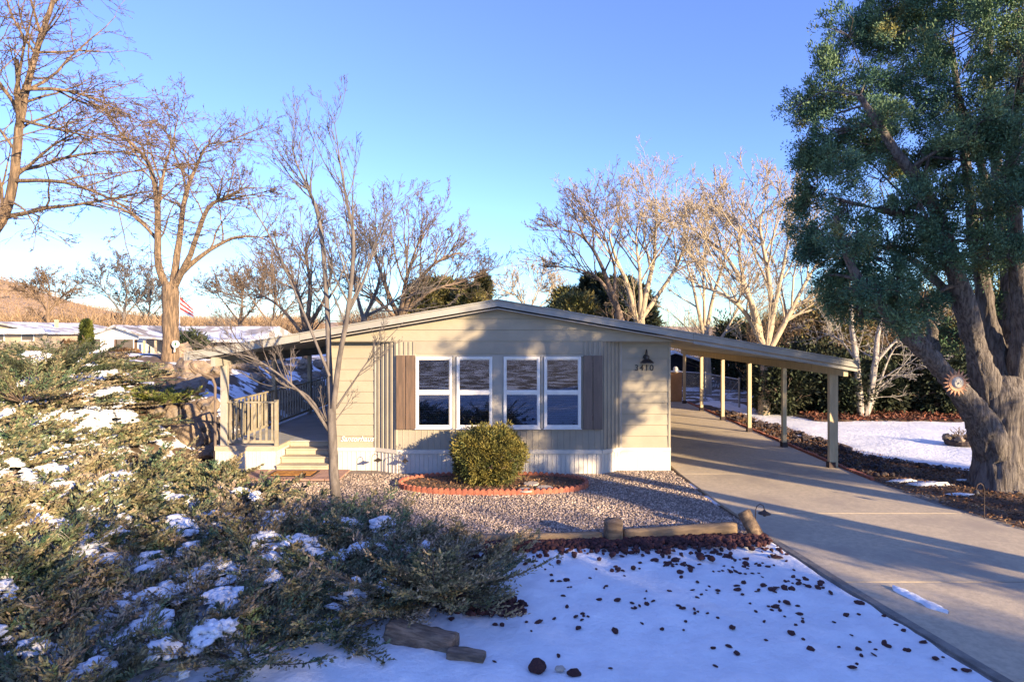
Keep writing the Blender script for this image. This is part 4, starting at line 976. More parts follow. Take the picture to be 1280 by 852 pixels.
big = tree('cottonwood_tree', 'large bare ochre-barked tree with a round white disc on its trunk', M['bark_o'], (tx, ty, tz),
     [(yb_([(213,470,.40),(213,455,.36),(213,435,.30),(213,400,.29),(213,365,.31),(212,352,.26)]), 0, 1),
      (yb_([(211,362,.20),(198,330,.17),(197,262,.14),(187,207,.10),(160,175,.06),(140,156,.03)], dy=-1), 16, 4.2),
      (yb_([(216,360,.20),(224,302,.15),(232,243,.11),(248,203,.07),(262,180,.05),(300,178,.02)], dy=1.5), 16, 4.2),
      (yb_([(218,358,.18),(238,318,.13),(259,262,.10),(285,245,.06),(312,232,.02)], dy=-1.8), 15, 3.8),
      (yb_([(222,345,.16),(254,318,.11),(290,298,.08),(325,297,.04),(350,312,.02)], dy=1), 14, 3.4),
      (yb_([(197,300,.10),(165,268,.07),(125,252,.04),(85,240,.02)], dy=-1.5), 13, 3.4),
      (yb_([(197,262,.10),(205,215,.07),(215,180,.04),(222,150,.02)], dy=1.2), 11, 3.0)], PBig, 32)
# disc hung on the trunk
dx, dy_, dz = W(220, 430, 23.62)
dc = thing('tree_disc', label='round white disc with a green emblem hung on the large bare trunk', cat='sign')
MB().cyl((dx, 23.62, dz), (dx, 23.58, dz), .145, .145, 24).build('disc', M['white'], dc)
MB().cyl((dx, 23.579, dz-.01), (dx, 23.57, dz-.01), .04, .04, 10).cyl((dx, 23.579, dz+.045), (dx, 23.57, dz+.045), .026, .026, 8).build('emblem', M['green'], dc)
MB().cyl((dx-.05, 23.62, dz-.14), (dx-.05, 23.6, dz-.30), .02, .035, 8).build('tag', M['white'], dc)
settle(dc, (dx, 23.62, dz))
lb = W(-105, 470, 12)
PL_ = dict(PBig, S=ST(.0042, (.0,-.02,-.05,-.06), wob=(.1,.13,.16,.2), kids=(6,4,2), ang=(.85,.7,.7,.7)), kl=.9, rmin=.006, up=[.02,.02,-.01,-.02,-.02])
tree('honey_locust_tree', 'bare sunlit tree with drooping twigs leaning in from the left edge', M['bark_o'], (lb[0], 12, float(gz(lb[0], 12))),
     [([(-105,485,12,0.148),(-70,400,12,0.118),(-30,320,12,0.104),(2,276,12,0.092),(16,232,12,0.085),(24,162,12,0.074),(34,108,12.2,0.063),(50,50,12.4,0.052),(67,0,12.6,0.044),(85,-60,12.8,0.030)], 30, 3.2),
      ([(18,226,12,0.044),(80,228,11.7,0.033),(145,252,11.5,0.022),(195,290,11.3,0.009)], 18, 2.0),
      ([(32,112,12.1,0.041),(75,112,12.3,0.030),(118,124,12.5,0.021),(165,146,12.8,0.007)], 16, 1.9),
      ([(26,150,12,0.037),(65,160,11.8,0.026),(110,170,11.6,0.016),(150,182,11.5,0.006)], 14, 1.6),
      ([(24,162,12,0.044),(23,120,11.9,0.041),(21,74,11.9,0.037)], 3, 1.2),
      ([(-10,300,12,0.037),(-5,180,11.2,0.030),(-20,90,11,0.022),(0,20,11,0.015)], 14, 2.0),
      ([(10,250,12,0.030),(30,262,11.6,0.018),(45,285,11.4,0.007)], 9, 1.2)], PL_, 33)
HS = dict(elm_tree=.70, ash_tree=.77, walnut_tree=.72, leaning_elm_tree=.80, mulberry_tree=.84, hackberry_tree=.88, box_elder_tree=.68)
def bgtree(name, lab, mt, Y, limbs, seed, P=None, kd=11, kl=3.0, base=None, group=None, dy=1.5, cat='bare tree'):
    rng = np.random.default_rng(seed); LL = []; y0_ = limbs[0][-1][1]; q_ = HS.get(name, 1); limbs = [[(a, b if b > y0_ else y0_+(b-y0_)*q_, r) for a, b, r in l] for l in limbs]
    for i, l in enumerate(limbs): LL.append(([(a, b, Y+(rng.uniform(-1,1)*dy if i else 0)*j/len(l), r) for j, (a, b, r) in enumerate(l)], kd if i or len(limbs) == 1 else 3, kl))
    b0 = limbs[0][0]; x, y, z = W(b0[0], b0[1], Y)
    return tree(name, lab, mt, (x, y, z), LL, P or PBig, seed, group=group, sides=7)
PBg = dict(PB, S=ST(.0075, (.06,.06,.04,.03), kids=(7,5,3), wob=(.08,.11,.14,.18), ang=(.65,.6,.6,.65)), segs=[6,5,4,4,3], kids=[0,11,7,5,3], ratio=[1,.42,.5,.5,.5], up=[.02,.06,.05,.03,.02], wob=[.05,.13,.17,.2,.2], rmin=.010)
bgtree('ash_tree', 'tall bare tan tree just beyond the carport posts with a thick trunk', M['bark_t'], 23,
       [[(955,524,.24),(955,490,.22),(957,452,.20),(955,430,.2)], [(955,445,.15),(948,400,.12),(930,335,.09),(902,280,.06),(870,248,.03),(850,235,.015)],
        [(957,445,.15),(965,380,.11),(958,300,.08),(950,240,.05),(958,195,.02)], [(958,445,.13),(985,385,.09),(1005,335,.06),(1025,290,.03)],
        [(955,435,.13),(935,385,.09),(905,350,.06),(870,335,.03)], [(960,420,.1),(975,330,.07),(985,260,.04),(985,210,.02)], [(950,420,.1),(925,300,.06),(925,240,.04),(905,215,.02)]], 41, PBg, 13, 3.3)
bgtree('elm_tree', 'bare tree with two upright limbs rising behind the right roof slope', M['bark_t'], 32,
       [[(800,500,.3),(800,440,.28),(800,400,.25)], [(800,410,.18),(808,350,.14),(818,290,.10),(820,240,.05),(835,215,.02)], [(798,410,.17),(785,340,.12),(770,290,.08),(762,245,.04),(775,215,.02)],
        [(800,400,.15),(830,340,.10),(850,290,.07),(862,235,.03)], [(800,390,.13),(800,320,.09),(795,260,.05),(800,210,.02)]], 42, PBg, 13, 4.2)
bgtree('leaning_elm_tree', 'bare tree leaning left behind the right roof slope', M['bark_d'], 30,
       [[(785,480,.25),(780,420,.22),(772,390,.2)], [(775,395,.17),(762,350,.12),(745,300,.08),(725,270,.05),(704,262,.02)], [(770,380,.12),(750,340,.08),(728,325,.05),(705,318,.02)], [(768,365,.1),(768,320,.06),(755,270,.04),(740,230,.02)]], 43, PBg, 12, 3.2)
bgtree('walnut_tree', 'slim bare tree between the carport posts with steep limbs', M['bark_t'], 31,
       [[(885,500,.2),(884,450,.18),(880,420,.16)], [(880,425,.12),(872,370,.09),(862,310,.05),(850,265,.02)], [(882,420,.12),(892,350,.09),(905,290,.06),(915,240,.02)], [(881,420,.1),(880,350,.07),(880,280,.04),(890,225,.02)], [(890,440,.1),(912,400,.06),(925,360,.03)]], 44, PBg, 12, 3.5)
bgtree('hackberry_tree', 'dark bare tree directly behind the porch roof', M['bark_d'], 33,
       [[(383,470,.26),(383,430,.24),(382,410,.22)], [(382,415,.15),(372,360,.10),(355,320,.06),(338,300,.02)], [(383,412,.15),(388,350,.11),(382,300,.06),(392,270,.02)], [(383,410,.13),(405,370,.09),(415,320,.05),(410,285,.02)], [(380,420,.1),(350,380,.07),(322,360,.03)]], 45, PBg, 12, 3.2)
bgtree('mulberry_tree', 'wide bare brown tree behind the left roof slope', M['bark_d'], 31,
       [[(500,470,.28),(500,420,.25),(501,396,.22)], [(501,400,.15),(520,350,.11),(545,315,.07),(575,300,.03)], [(500,398,.15),(508,340,.10),(520,295,.05),(528,270,.02)], [(499,400,.14),(482,350,.10),(470,310,.06),(462,280,.02)], [(500,395,.13),(535,360,.08),(570,345,.04),(592,335,.02)], [(498,400,.11),(470,370,.07),(445,350,.03)]], 46, PBg, 13, 3.3)
bgtree('box_elder_tree', 'thin bare tree close behind the left eave', M['bark_g'], 29,
       [[(455,470,.18),(455,420,.16),(455,395,.14)], [(455,400,.10),(445,350,.07),(440,300,.04),(445,260,.02)], [(455,398,.10),(470,350,.07),(478,300,.04),(480,262,.02)], [(456,396,.09),(490,370,.05),(515,340,.02)]], 47, PBg, 11, 2.6)
bgtree('pear_tree', 'pale bare tree far behind the roof peak', M['bark_t'], 60,
       [[(662,440,.25),(662,400,.2),(662,388,.18)], [(662,392,.12),(650,375,.08),(640,362,.03)], [(662,392,.12),(668,372,.08),(674,357,.03)], [(662,390,.12),(682,378,.07),(694,366,.03)]], 48, dict(PBg, S=ST(.016, (.05,.05,.03,.02), kids=(7,5,2))), 12, 4)
for i, (px, py, Y, h, lab) in enumerate(((155,402,95,60,'far grey bare tree on the plain between the hill and the big trunk'), (60,395,90,45,'far brown bare tree standing before the hill slope'), (185,405,100,42,'smaller far grey bare tree just left of the big trunk'), (300,410,70,60,'far brown bare tree right of the big trunk'), (340,415,60,70,'bushy bare tree between the big trunk and the porch roof'))):
    s = Y/F
    bgtree('distant_tree', lab, M['bark_g'] if i in (0,2) else M['bark_o'], Y, [[(px,py+28,2.6*s),(px,py,2.3*s),(px,py-h*.2,2*s)], [(px,py-h*.1,1.4*s),(px-h*.3,py-h*.5,.8*s),(px-h*.5,py-h*.75,.3*s)], [(px,py-h*.15,1.4*s),(px+h*.05,py-h*.6,.9*s),(px,py-h,.3*s)], [(px,py-h*.1,1.4*s),(px+h*.3,py-h*.45,.8*s),(px+h*.5,py-h*.7,.3*s)]], 60+i, dict(PBg, S=ST(.17*s, (.05,.05,.03,.02), kids=(8,6,3))), 14, h*.75*s)
# white-barked pair beyond the yard
bgtree('white_birch', 'white-barked double-trunked bare tree before the dark hedge', M['bark_w'], 21.9,
       [[(1078,528,.10),(1076,520,.12),(1074,500,.14),(1070,450,.12),(1064,400,.08),(1068,360,.03)], [(1079,528,.13),(1086,500,.13),(1093,460,.11),(1097,420,.08),(1104,385,.03)], [(1081,528,.05),(1096,490,.05),(1112,445,.035),(1130,420,.012)], [(1093,455,.06),(1120,425,.04),(1150,400,.015)], [(1070,450,.05),(1050,425,.03),(1025,415,.012)]], 49, dict(PBg, S=ST(.006, (.04,.02,.0,.0), kids=(6,5,3), ang=(.8,.8,.8,.8))), 9, 1.9)

# ------------------------------------------------------------------ big conifer at right
def cedar():
    rng = np.random.default_rng(51); bx, by = (1246-PX)/F*12.4, 12.4
    root = empty('alligator_juniper', (bx, by, 0)); tag(root, 'huge multi-stemmed evergreen juniper with deeply furrowed bark at the right edge', 'evergreen tree')
    tb = Tubes()
    def l(pts, dy=0, Y=12.4): return [(a, b, Y+dy*i/(len(pts)-1), r) for i, (a, b, r) in enumerate(pts)]
    PC = dict(PB, rmin=.01)
    limbs = [l([(1249,624,.66),(1249,605,.53),(1250,570,.46),(1250,530,.45),(1250,495,.5),(1250,470,.42)]),
      l([(1246,575,.40),(1236,545,.31),(1214,508,.22),(1185,470,.18),(1150,432,.155),(1108,392,.12),(1065,335,.08),(1045,270,.04)], -1.2),
      l([(1238,510,.30),(1222,440,.21),(1205,380,.19),(1190,325,.165),(1165,255,.12),(1120,190,.08),(1075,120,.04)], -1.6),
      l([(1248,490,.28),(1240,420,.17),(1228,350,.15),(1216,280,.12),(1205,180,.08),(1190,60,.04)], .8),
      l([(1257,495,.28),(1258,420,.20),(1262,350,.17),(1250,250,.12),(1240,120,.08),(1235,0,.04)], 1.4),
      l([(1268,500,.28),(1278,420,.19),(1272,330,.16),(1265,230,.13),(1272,120,.09),(1290,0,.05)], -1.8),
      l([(1298,640,.36),(1292,600,.33),(1286,560,.30),(1292,500,.26),(1310,420,.2),(1330,300,.15),(1340,150,.03)], -.4),
      l([(1190,478,.12),(1170,440,.09),(1165,410,.07),(1150,380,.05)], .6),
      l([(1200,385,.09),(1160,340,.07),(1120,315,.05),(1070,300,.03)], 1.2),
      l([(1175,280,.09),(1140,270,.06),(1100,262,.04),(1050,250,.02)], -1.0),
      l([(1225,330,.07),(1235,270,.06),(1225,200,.05),(1200,120,.03)], -1.0)]
    ends = []
    for q in limbs:
        q = [(a, b2, c, r*(.76 if b2 < 480 else .95)) for a, b2, c, r in q]
        bg_ = q[0][3] > .2; P_, R_ = limb(tb, q, PC, rng, kids=0, sides=84 if q[0][3] > .35 else 44 if bg_ else 12, jit=.0 if bg_ else .06, sub=9 if bg_ else 5); ends.append((P_, R_))
    # crown lobes: (px, py, Y, radius px, tall)
    lob = [(1062,45,12,34,1.1),(1095,60,12.6,40,1.3),(1040,110,11.8,44,1.2),(1030,175,12.2,38,1.3),(1022,235,12.4,30,1.4),(1030,290,12,32,1.2),(1060,250,11.6,34,1.1),(1075,160,11.4,36,1.1),
           (1135,40,12.5,55,1.2),(1180,20,11.5,60,1.2),(1235,30,11,62,1.2),(1140,120,12.2,44,1.0),(1190,110,11.4,52,1.1),(1240,130,10.8,58,1.2),(1275,90,10.6,60,1.2),(1150,190,11.6,40,1.0),
           (1205,200,11,46,1.1),(1255,215,10.6,50,1.1),(1285,250,10.4,44,1.2),(1180,255,11.2,36,.9),(1225,270,12.6,38,.9),(1100,225,13.4,34,1.0),(1085,320,11.8,38,.9),(1120,350,11.4,34,.8),(1060,345,12,30,.9),(1140,310,12.2,34,.8),(1155,375,11.8,30,.8),(1105,385,12,22,.6),
           (1190,345,13.4,30,.8),(1240,320,12,30,.9),(1010,300,12.3,20,1.5),(1030,345,12.5,22,1.0),(1000,130,12.1,16,1.6),(1003,200,12.3,15,1.8),(1280,180,13.8,60,1.4),(1160,-30,12,60,1.2),(1250,-50,11,80,1.2),(1330,60,11,70,1.4),(1350,200,12,60,1.3),(1200,420,12.8,22,.6),(1215,-110,12,70,1.2),(1120,-15,12.4,34,1.3),(1320,-90,11.5,80,1.2),(1340,330,12.5,40,1),(1075,385,11.9,26,.7),(1040,380,12.3,20,.8),(1010,250,12.6,24,1.3),(1110,300,12.8,30,.8),(1130,265,11.9,30,.8),(1225,380,13.2,26,.7),(1020,140,12.6,30,1.3),(1085,200,12.9,34,1.0),(1100,150,10.9,26,.9),(1150,250,10.9,30,.9),(1180,320,11.2,24,.8),(1060,300,10.9,24,.9),(1100,360,11.1,22,.7),(1215,170,10.4,34,1.0),(1225,300,11.0,20,.8),(1125,400,11.2,16,.6),(1040,215,11.0,26,1.1),(1260,320,10.6,26,.8)]
    CC, OO = [], []; tw = Tubes()
    for px, py, Y, rp, tl in lob:
        c = np.array(W(px, py, Y)); r = rp/F*Y; n = int(32+255*r*r)
        U = rng.normal(size=(n,3)); U /= np.linalg.norm(U, axis=1, keepdims=True); rr_ = (.35+.65*rng.random(n)**.6)
        P_ = c+U*rr_[:,None]*r*np.array([1.08,1.08,tl])*(1+.25*rng.normal(size=n))[:,None]; ki = rng.integers(max(5, n//17), size=n); U = U[ki]; P_ = P_[ki]+rng.normal(size=(n,3))*np.array([.12,.12,.13]); CC.append(P_); OO.append(U)
        # twigs from the nearest limb into the lobe
        best = min(((np.linalg.norm(e[0]-c, axis=1).min(), e) for e in ends), key=lambda q: q[0])[1]
        i = np.linalg.norm(best[0]-c, axis=1).argmin(); s0 = best[0][i]; r0 = min(best[1][i]*.6, .06)
        mid = (s0+c)/2+rng.normal(size=3)*.12; tw.add(np.array([s0, mid, c]), [r0, r0*.7, r0*.45], 5)
        for k in range(14):
            e = P_[rng.integers(n)]; m_ = (c+e)/2+rng.normal(size=3)*.06; tw.add(np.array([c, m_, e]), [r0*.4, .012, .006], 3)
    C = np.concatenate(CC); O = np.concatenate(OO)
    v, f = tufts(C, rng, 54, .115, .055, .021, out=O, up=.5, sq=(1,1,1.1))
    b = -Vector((bx, by, 0)); tm = tb.mesh('trunk')
    for vt in tm.vertices:
        c = vt.co; a = noise.noise((c.x*2.1, c.y*2.1, c.z*.9)); q = 1-abs(noise.noise((c.x*8.5+a, c.y*8.5-a, c.z*.8+a*2)))*2; q2 = 1-abs(noise.noise((c.x*19, c.y*19, c.z*2.2)))*2
        vt.co = c+vt.normal*(a*.06+q*.050+q2*.018)*min(1, 1.5 if c.z < 4 else .5)
    for nm, me, mm in (('trunk', tm, M['bark_c']), ('twigs', tw.mesh('twigs'), M['bark_c']), ('crown', np_mesh('crown', v, [f]), M['needle_c'])):
        me.transform(Matrix.Translation(b)); link(nm, me, mm, root)
cedar()
# sun-face ornament hung on the low limb
sx0, sy0, sz0 = W(1195, 478, 11.55)
sfo = thing('sun_face_ornament', label='clay-coloured sun-face ornament hung on the lowest limb of the big juniper', cat='ornament')
m_ = MB(); m_.cyl((sx0, sy0, sz0), (sx0, sy0-.04, sz0), .17, .16, 24)
for i in range(18):
    a = i*2*math.pi/18; a1, a2 = a-.12, a+.12
    m_.prism([(sx0+.165*math.cos(a1), sz0+.165*math.sin(a1)), (sx0+.26*math.cos(a), sz0+.26*math.sin(a)), (sx0+.165*math.cos(a2), sz0+.165*math.sin(a2))], sy0-.03, sy0-.005)
m_.build('rays', M['brass'], sfo)
m_ = MB(); m_.cyl((sx0, sy0-.041, sz0), (sx0, sy0-.075, sz0), .115, .08, 20); m_.cyl((sx0, sy0-.075, sz0), (sx0, sy0-.10, sz0-.01), .02, .012, 8)
for s_ in (-1, 1): m_.cyl((sx0+s_*.04, sy0-.07, sz0+.03), (sx0+s_*.04, sy0-.085, sz0+.03), .016, .01, 8)
m_.box(sx0-.03, sx0+.03, sy0-.088, sy0-.07, sz0-.05, sz0-.04); m_.build('face', M['clay'], sfo)
settle(sfo, (sx0, sy0, sz0))
# leaf litter on the strip, red leaves under the hedge, dark stones along the edge
def exy(n, rng):
    y = 9+15*rng.random(n)**1.6; a = np.array([DR(t_) for t_ in y]); b = np.array([ER(t_)+.3 for t_ in y]); return np.stack([a+.03+(b-a)*rng.random(n), y], -1)
v, f = leafy(26000, exy, lambda x, y: .05+0*x, .055, .028, rng); tag(link('leaf_litter', np_mesh('leaf_litter', v, [f]), M['leaf']), 'brown leaf litter on the earth strip right of the driveway', 'leaf litter', kind='stuff')
def hxy(n, rng): return np.stack([10.3+7.6*rng.random(n), 21.0+3*rng.random(n)], -1)
v, f = leafy(4000, hxy, lambda x, y: .15+.05*rng.random(len(x)), .13, .07, rng, .8); tag(link('red_leaf_litter', np_mesh('red_leaf_litter', v, [f]), M['redleaf']), 'red-brown fallen leaves along the foot of the hedge', 'leaf litter', kind='stuff')
for i in range(46):
    y = 12.6+11.5*(i+rb.random())/46; x = ER(y)-.12+rb.uniform(-.28,.25); s = rb.uniform(.08,.19)
    o = link('border_stone', bould[i % 7].copy() if i == 0 else border_me[i % 3] if i > 2 else bould[i % 7].copy())
    if i < 3:
        o.data.materials.clear(); o.data.materials.append(M['darkrock']); border_me = (globals().get('border_me') or [])+[o.data]
        while len(border_me) < 3 and i == 2: border_me.append(o.data)
    o.location = (x, y, .05+s*.25); o.scale = (s*1.2, s, s*.7); o.rotation_euler.z = rb.random()*6
    tag(o, 'dark stone lining the snow edge right of the driveway', 'stone', 'dark stones along the edge of the side yard')
v, f = merged(lavas, [(int(rng.integers(7)), (DR(y)+.12+rng.random()*1.2*(y < 21), y, .07), .03+.05*rng.random(), rng.random()*6, rng.random()) for y in 13.2+10*rng.random(420)])
tag(link('rubble', np_mesh('rubble', v, [f]), M['darkrock']), 'dark rubble scattered on the earth strip beside the carport posts', 'rubble', kind='stuff')
rk = MB()
ysr = np.arange(13.0, 27, .3)
for i, y in enumerate(ysr): rk.box(DR(y)+.03, DR(y)+.12, y, y+.285, .0, .075+.008*math.sin(i*1.7))
tag(rk.build('brick_border', M['terra'], bevel=.006), 'low terracotta brick border along the right side of the driveway', 'garden edging')
# snow scraps on the strip
v, f = snowpads([(*GP(1165, 604, .06)[:2], .05, .5, .16, .035, .1), (*GP(1130, 600, .06)[:2], .05, .3, .1, .03, .3), (*GP(1200, 617, .06)[:2], .05, .25, .1, .03, 0), (*GP(1210, 600, .06)[:2], .05, .25, .08, .03, 0)])
tag(link('snow_scraps', np_mesh('snow_scraps', v, [f], smooth=True), M['snow']), kind='structure')
# planter ring in the yard
x, y, _ = GP(1200, 556, .08)
pl = thing('yard_planter', label='low dark planter of stones and dry stalks in the snowy side yard', cat='planter')
MB().lathe(x, y, [(.30, .06), (.36, .10), (.38, .20), (.34, .24), (.30, .22)], 18).build('basin', M['darkrock'], pl)
v, f = merged(bould, [(i % 7, (x+.3*math.cos(i*1.3), y+.3*math.sin(i*1.3), .27), .08+.03*(i % 3), i, .3) for i in range(11)]); link('stones', np_mesh('stones', v, [f]), M['tanrock'], pl)
tb = Tubes(); 
for i in range(14): grow(tb, np.array([x, y, .2]), [rng.normal()*.5, rng.normal()*.5, 1], .35, .008, 3, PB, rng)
link('dry_stalks', tb.mesh('dry_stalks'), M['bark_d'], pl); settle(pl, (x, y, .06))

# ------------------------------------------------------------------ hedge and evergreens behind
hl = ['dark hedge bush at the left end of the hedge, beside the tall tan tree', 'dark hedge bush behind the outermost carport post', 'dark red-flecked hedge bush left of the white-barked tree', 'dark hedge bush right behind the white-barked tree', 'broad dark hedge bush in the middle of the right hedge', 'dark green hedge bush left of the big juniper trunk', 'dark hedge bush hidden partly by the big juniper trunk', 'dark hedge bush at the far right beyond the big juniper']
for i, px in enumerate((975, 1012, 1050, 1092, 1135, 1178, 1225, 1275)):
    Y = 23.3+.5*math.sin(i*2.2); x = (px-PX)/F*Y
    bush('hedge_bush', (x, Y, .05), .95, 1.0, 2.2+.3*math.sin(i*1.7), M['needle_d'], 520, 24, .26, .17, .075, rng, hl[i], 'hedge bush', e=2.4, jit=.1)
for px, Y, a, h, mm, lab in ((1045,27,1.6,4.6,'needle_o','tall olive evergreen rising behind the hedge left of the white-barked tree'), (1120,28,1.9,4.6,'needle_r','rust-brown shrub mass behind the hedge'), (1000,29,1.3,3.9,'needle_o','olive shrub behind the tan tree'), (1185,28,1.9,5.0,'needle_o','yellow-green shrub behind the low limb of the big juniper'), (1260,27,1.8,5.4,'needle_o','yellow-green shrub seen between the stems of the big juniper'),
                             (920,34,1.6,3.6,'needle_d','dark shrub beyond the chain-link fence'), (965,36,2.2,3.8,'needle_o','olive shrub mass beyond the tan tree')):
    bush('evergreen_shrub', ((px-PX)/F*Y, Y, 0), a, a*.8, h, M[mm], 600, 20, .34, .22, .08, rng, lab, 'shrub', e=2.1, jit=.16)
def conifer(px, py_top, Y, hw, lab, m='needle_o', z0=0, cone=True, n=700, tr=.26):
    x, _, zt_ = W(px, py_top, Y); h = zt_-z0; root = empty('evergreen_tree', (x, Y, z0)); tag(root, lab, 'evergreen tree')
    t_ = rng.random(n)**.75; prof = (1-t_)**.8 if cone else np.sqrt(np.maximum(0, 1-(2*t_-1)**2*.85)); A = rng.random(n)*6.3; rr_ = hw*prof*(.55+.5*rng.random(n))*(1+.18*np.sin(A*5+t_*30))
    C = np.stack([rr_*np.cos(A), rr_*np.sin(A), h*(.06+.94*t_)], -1); O = np.stack([np.cos(A), np.sin(A), .2+0*A], -1)
    s = Y/30
    v, f = tufts(C, rng, 22, tr*s, tr*.85*s, .07*s, out=O, up=.2 if cone else .4); link('crown', np_mesh('crown', v, [f]), M[m], root)
    tb = Tubes(); tb.add(np.array([(0,0,0),(0,0,h*.5),(0,0,h*.95)]), [.12*s,.08*s,.02], 6); link('trunk', tb.mesh('trunk'), M['bark_d'], root)
conifer(603, 347, 40, 1.1, 'pointed olive evergreen left of the roof peak', z0=.3)
conifer(585, 362, 38, 1.1, 'short olive evergreen just left of the pointed one', cone=False, z0=.3)
for i, (px, py) in enumerate(((528,356),(548,352),(568,356))): conifer(px, py, 38+i, 1.3, ['rounded olive evergreen nearest the brown tree behind the left roof slope','rounded olive evergreen in the middle behind the left roof slope','rounded olive evergreen on the right behind the left roof slope'][i], cone=False, z0=.3)
for i, (px, py, c) in enumerate(((712,366,0),(735,350,1),(750,348,1),(775,352,0),(722,372,0),(790,362,0))):
    conifer(px, py, 42-i, 1.3+.3*(c == 0), ['broad dark evergreen low behind the right roof slope','pointed dark evergreen behind the right roof slope, left of two','pointed dark evergreen behind the right roof slope, right of two','tall bushy evergreen behind the leaning bare tree','small olive evergreen near the roof peak','bushy evergreen at the foot of the upright-limbed tree'][i], 'needle_o' if i in (4, 0) else 'needle_d', cone=bool(c))
# small cypress and rust shrub in front of the white house
conifer(108, 401, 41, .30, 'narrow yellow-green cypress in front of the white house', 'needle_l', z0=1.3, cone=False, n=700, tr=.09)
bush('round_shrub', ((91-PX)/F*41, 41, 1.35), .6, .5, 1.0, M['needle_r'], 200, 20, .15, .16, .07, rng, 'round rust-pink shrub left of the cypress', 'shrub')
bush('round_shrub', ((156-PX)/F*43, 43, 1.35), 1.0, .4, .4, M['needle_r'], 240, 20, .12, .16, .06, rng, 'low rust shrub under the white house window', 'shrub')
bush('round_shrub', ((236-PX)/F*30, 30, 1.75), .75, .7, 1.25, M['needle_d'], 260, 20, .15, .14, .06, rng, 'dark round shrub right of the large bare trunk', 'shrub')
# dry thickets
def thicket(name, n, fx, h, m, lab, rng, ln=1.0, wd=.03):
    P = fx(n, rng); n = len(P); hh = h(P[:,0], P[:,1])*rng.random(n)**.7; z = (hillz(P[:,0], P[:,1]) if name == 'hill_brush' else gz(P[:,0], P[:,1]))+hh
    D = rng.normal(size=(n,3))*np.array([.7,.7,.6])+np.array([0,0,.7]); s = np.clip(P[:,1]/45, .6, 3)
    v, f = slivers(np.concatenate([P, z[:,None]], 1), D, ln*(.4+rng.random(n))*s, wd*s, rng); tag(link(name, np_mesh(name, v, [f]), m), lab, 'thicket', kind='stuff')
def box_(x0, x1, y0, y1, slope=True):
    def fx(n, rng): y = y0+(y1-y0)*rng.random(n); q = rng.random(n); return np.stack([(x0+(x1-x0)*q)*(y/y0 if slope else 1), y], -1)
    return fx
def hv(s, lo, hi, sd_):
    def h(x, y): return np.array([lo+(hi-lo)*max(0, min(1, .5+.9*noise.noise((a*s, b*s, sd_)))) for a, b in zip(x, y)])
    return h
thicket('dry_brush_thicket', 45000, box_(-78, -28, 85, 150), hv(.1, .8, 3.4, 1), M['brush'], 'dry orange brush across the plain below the hill', rng, 1.1, .05)
thicket('hill_brush', 60000, box_(-330, -90, 250, 520), hv(.02, .5, 4, 8), M['brush'], 'orange dry scrub covering the low hill', rng, 1.0, .06)
thicket('bare_thicket', 30000, box_(-3, 23, 36, 60), hv(.25, 1.2, 4.6, 2), M['brushg'], 'grey-brown bare thicket behind the home and carport', rng, .9, .028)
thicket('back_yard_thicket', 34000, box_(9.5, 24, 25.2, 31), hv(.4, 2.6, 4.9, 3), M['brush'], 'tan bare twigs rising behind the hedge', rng, .9, .02)
thicket('tree_line', 26000, box_(-14, 2, 48, 75), hv(.2, 1.0, 3.8, 5), M['brush'], 'brown brush line beyond the neighbouring roofs', rng, 1.0, .035)

# ------------------------------------------------------------------ neighbouring houses
def nb_house(name, lab, x0, x1, y0, y1, z0, zw, zr, wm, rm, wins=(), cat='house'):
    h = thing(name, label=lab, cat=cat)
    w = MB(); w.prism([(x0,z0-.5),(x1,z0-.5),(x1,zw),((x0+x1)/2,zr-.05),(x0,zw)], y0, y1); w.build('wall', wm, h)
    xm = (x0+x1)/2; r_ = MB(); sl = (zr-zw)/(xm-x0); ov = .5
    r_.prism([(x0-ov, zw-ov*sl), (xm, zr), (xm, zr+.14), (x0-ov, zw-ov*sl+.14)], y0-.5, y1+.4); r_.prism([(xm, zr), (x1+ov, zw-ov*sl), (x1+ov, zw-ov*sl+.14), (xm, zr+.14)], y0-.5, y1+.4); r_.build('roof', rm, h)
    for a, b, c, d in wins:
        f_ = MB(); f_.box(a-.07, b+.07, y0-.05, y0-.003, c-.07, d+.07); fo = f_.build('window', M['hwhite'], h); MB().box(a, b, y0-.06, y0-.052, c, d).build('pane', M['hglass'], fo)
    return h, w
HY = 45
def hx_(px, Y=HY): return (px-PX)/F*Y
def hz2(py, Y=HY): return CH-(py-PY)/F*Y
h, _ = nb_house('white_house', 'white gabled single-storey house beyond the bank left of the big bare trunk', hx_(112), hx_(183), HY, HY+14, hz2(443), hz2(421), hz2(408.5), M['hwhite'], M['hroof2'], ((hx_(116), hx_(126), hz2(437), hz2(423.5)), (hx_(146), hx_(167), hz2(437.5), hz2(424))))
for a in (143.5, 168.5): MB().box(hx_(a), hx_(a+3.2), HY-.06, HY-.003, hz2(437.5), hz2(424)).build('shutter', M['shutter'], h)
p_ = MB(); p_.prism([(hx_(184), hz2(420)), (hx_(235), hz2(424)), (hx_(235), hz2(424)-.12), (hx_(184), hz2(420)-.12)], HY-1, HY+12); p_.build('porch_roof', M['hroof'], h)
p_ = MB(); p_.box(hx_(185), hx_(203), HY+3, HY+13, 1.0, hz2(421.5)); p_.build('porch_wall', M['htan'], h)
p_ = MB()
for a in (189, 203, 218, 233): p_.box(hx_(a)-.06, hx_(a)+.06, HY-.9, HY-.78, 1.0, hz2(423.5)-.1)
p_.build('porch_post', M['htan'], h)
nb = thing('long_house', label='long low house with snow on its roof right of the big bare trunk', cat='house')
Y2 = 50; X0, X1 = hx_(205, Y2), hx_(318, Y2)
MB().box(X0, X1, Y2, Y2+7, .9, hz2(424, Y2)).build('wall', M['htan'], nb)
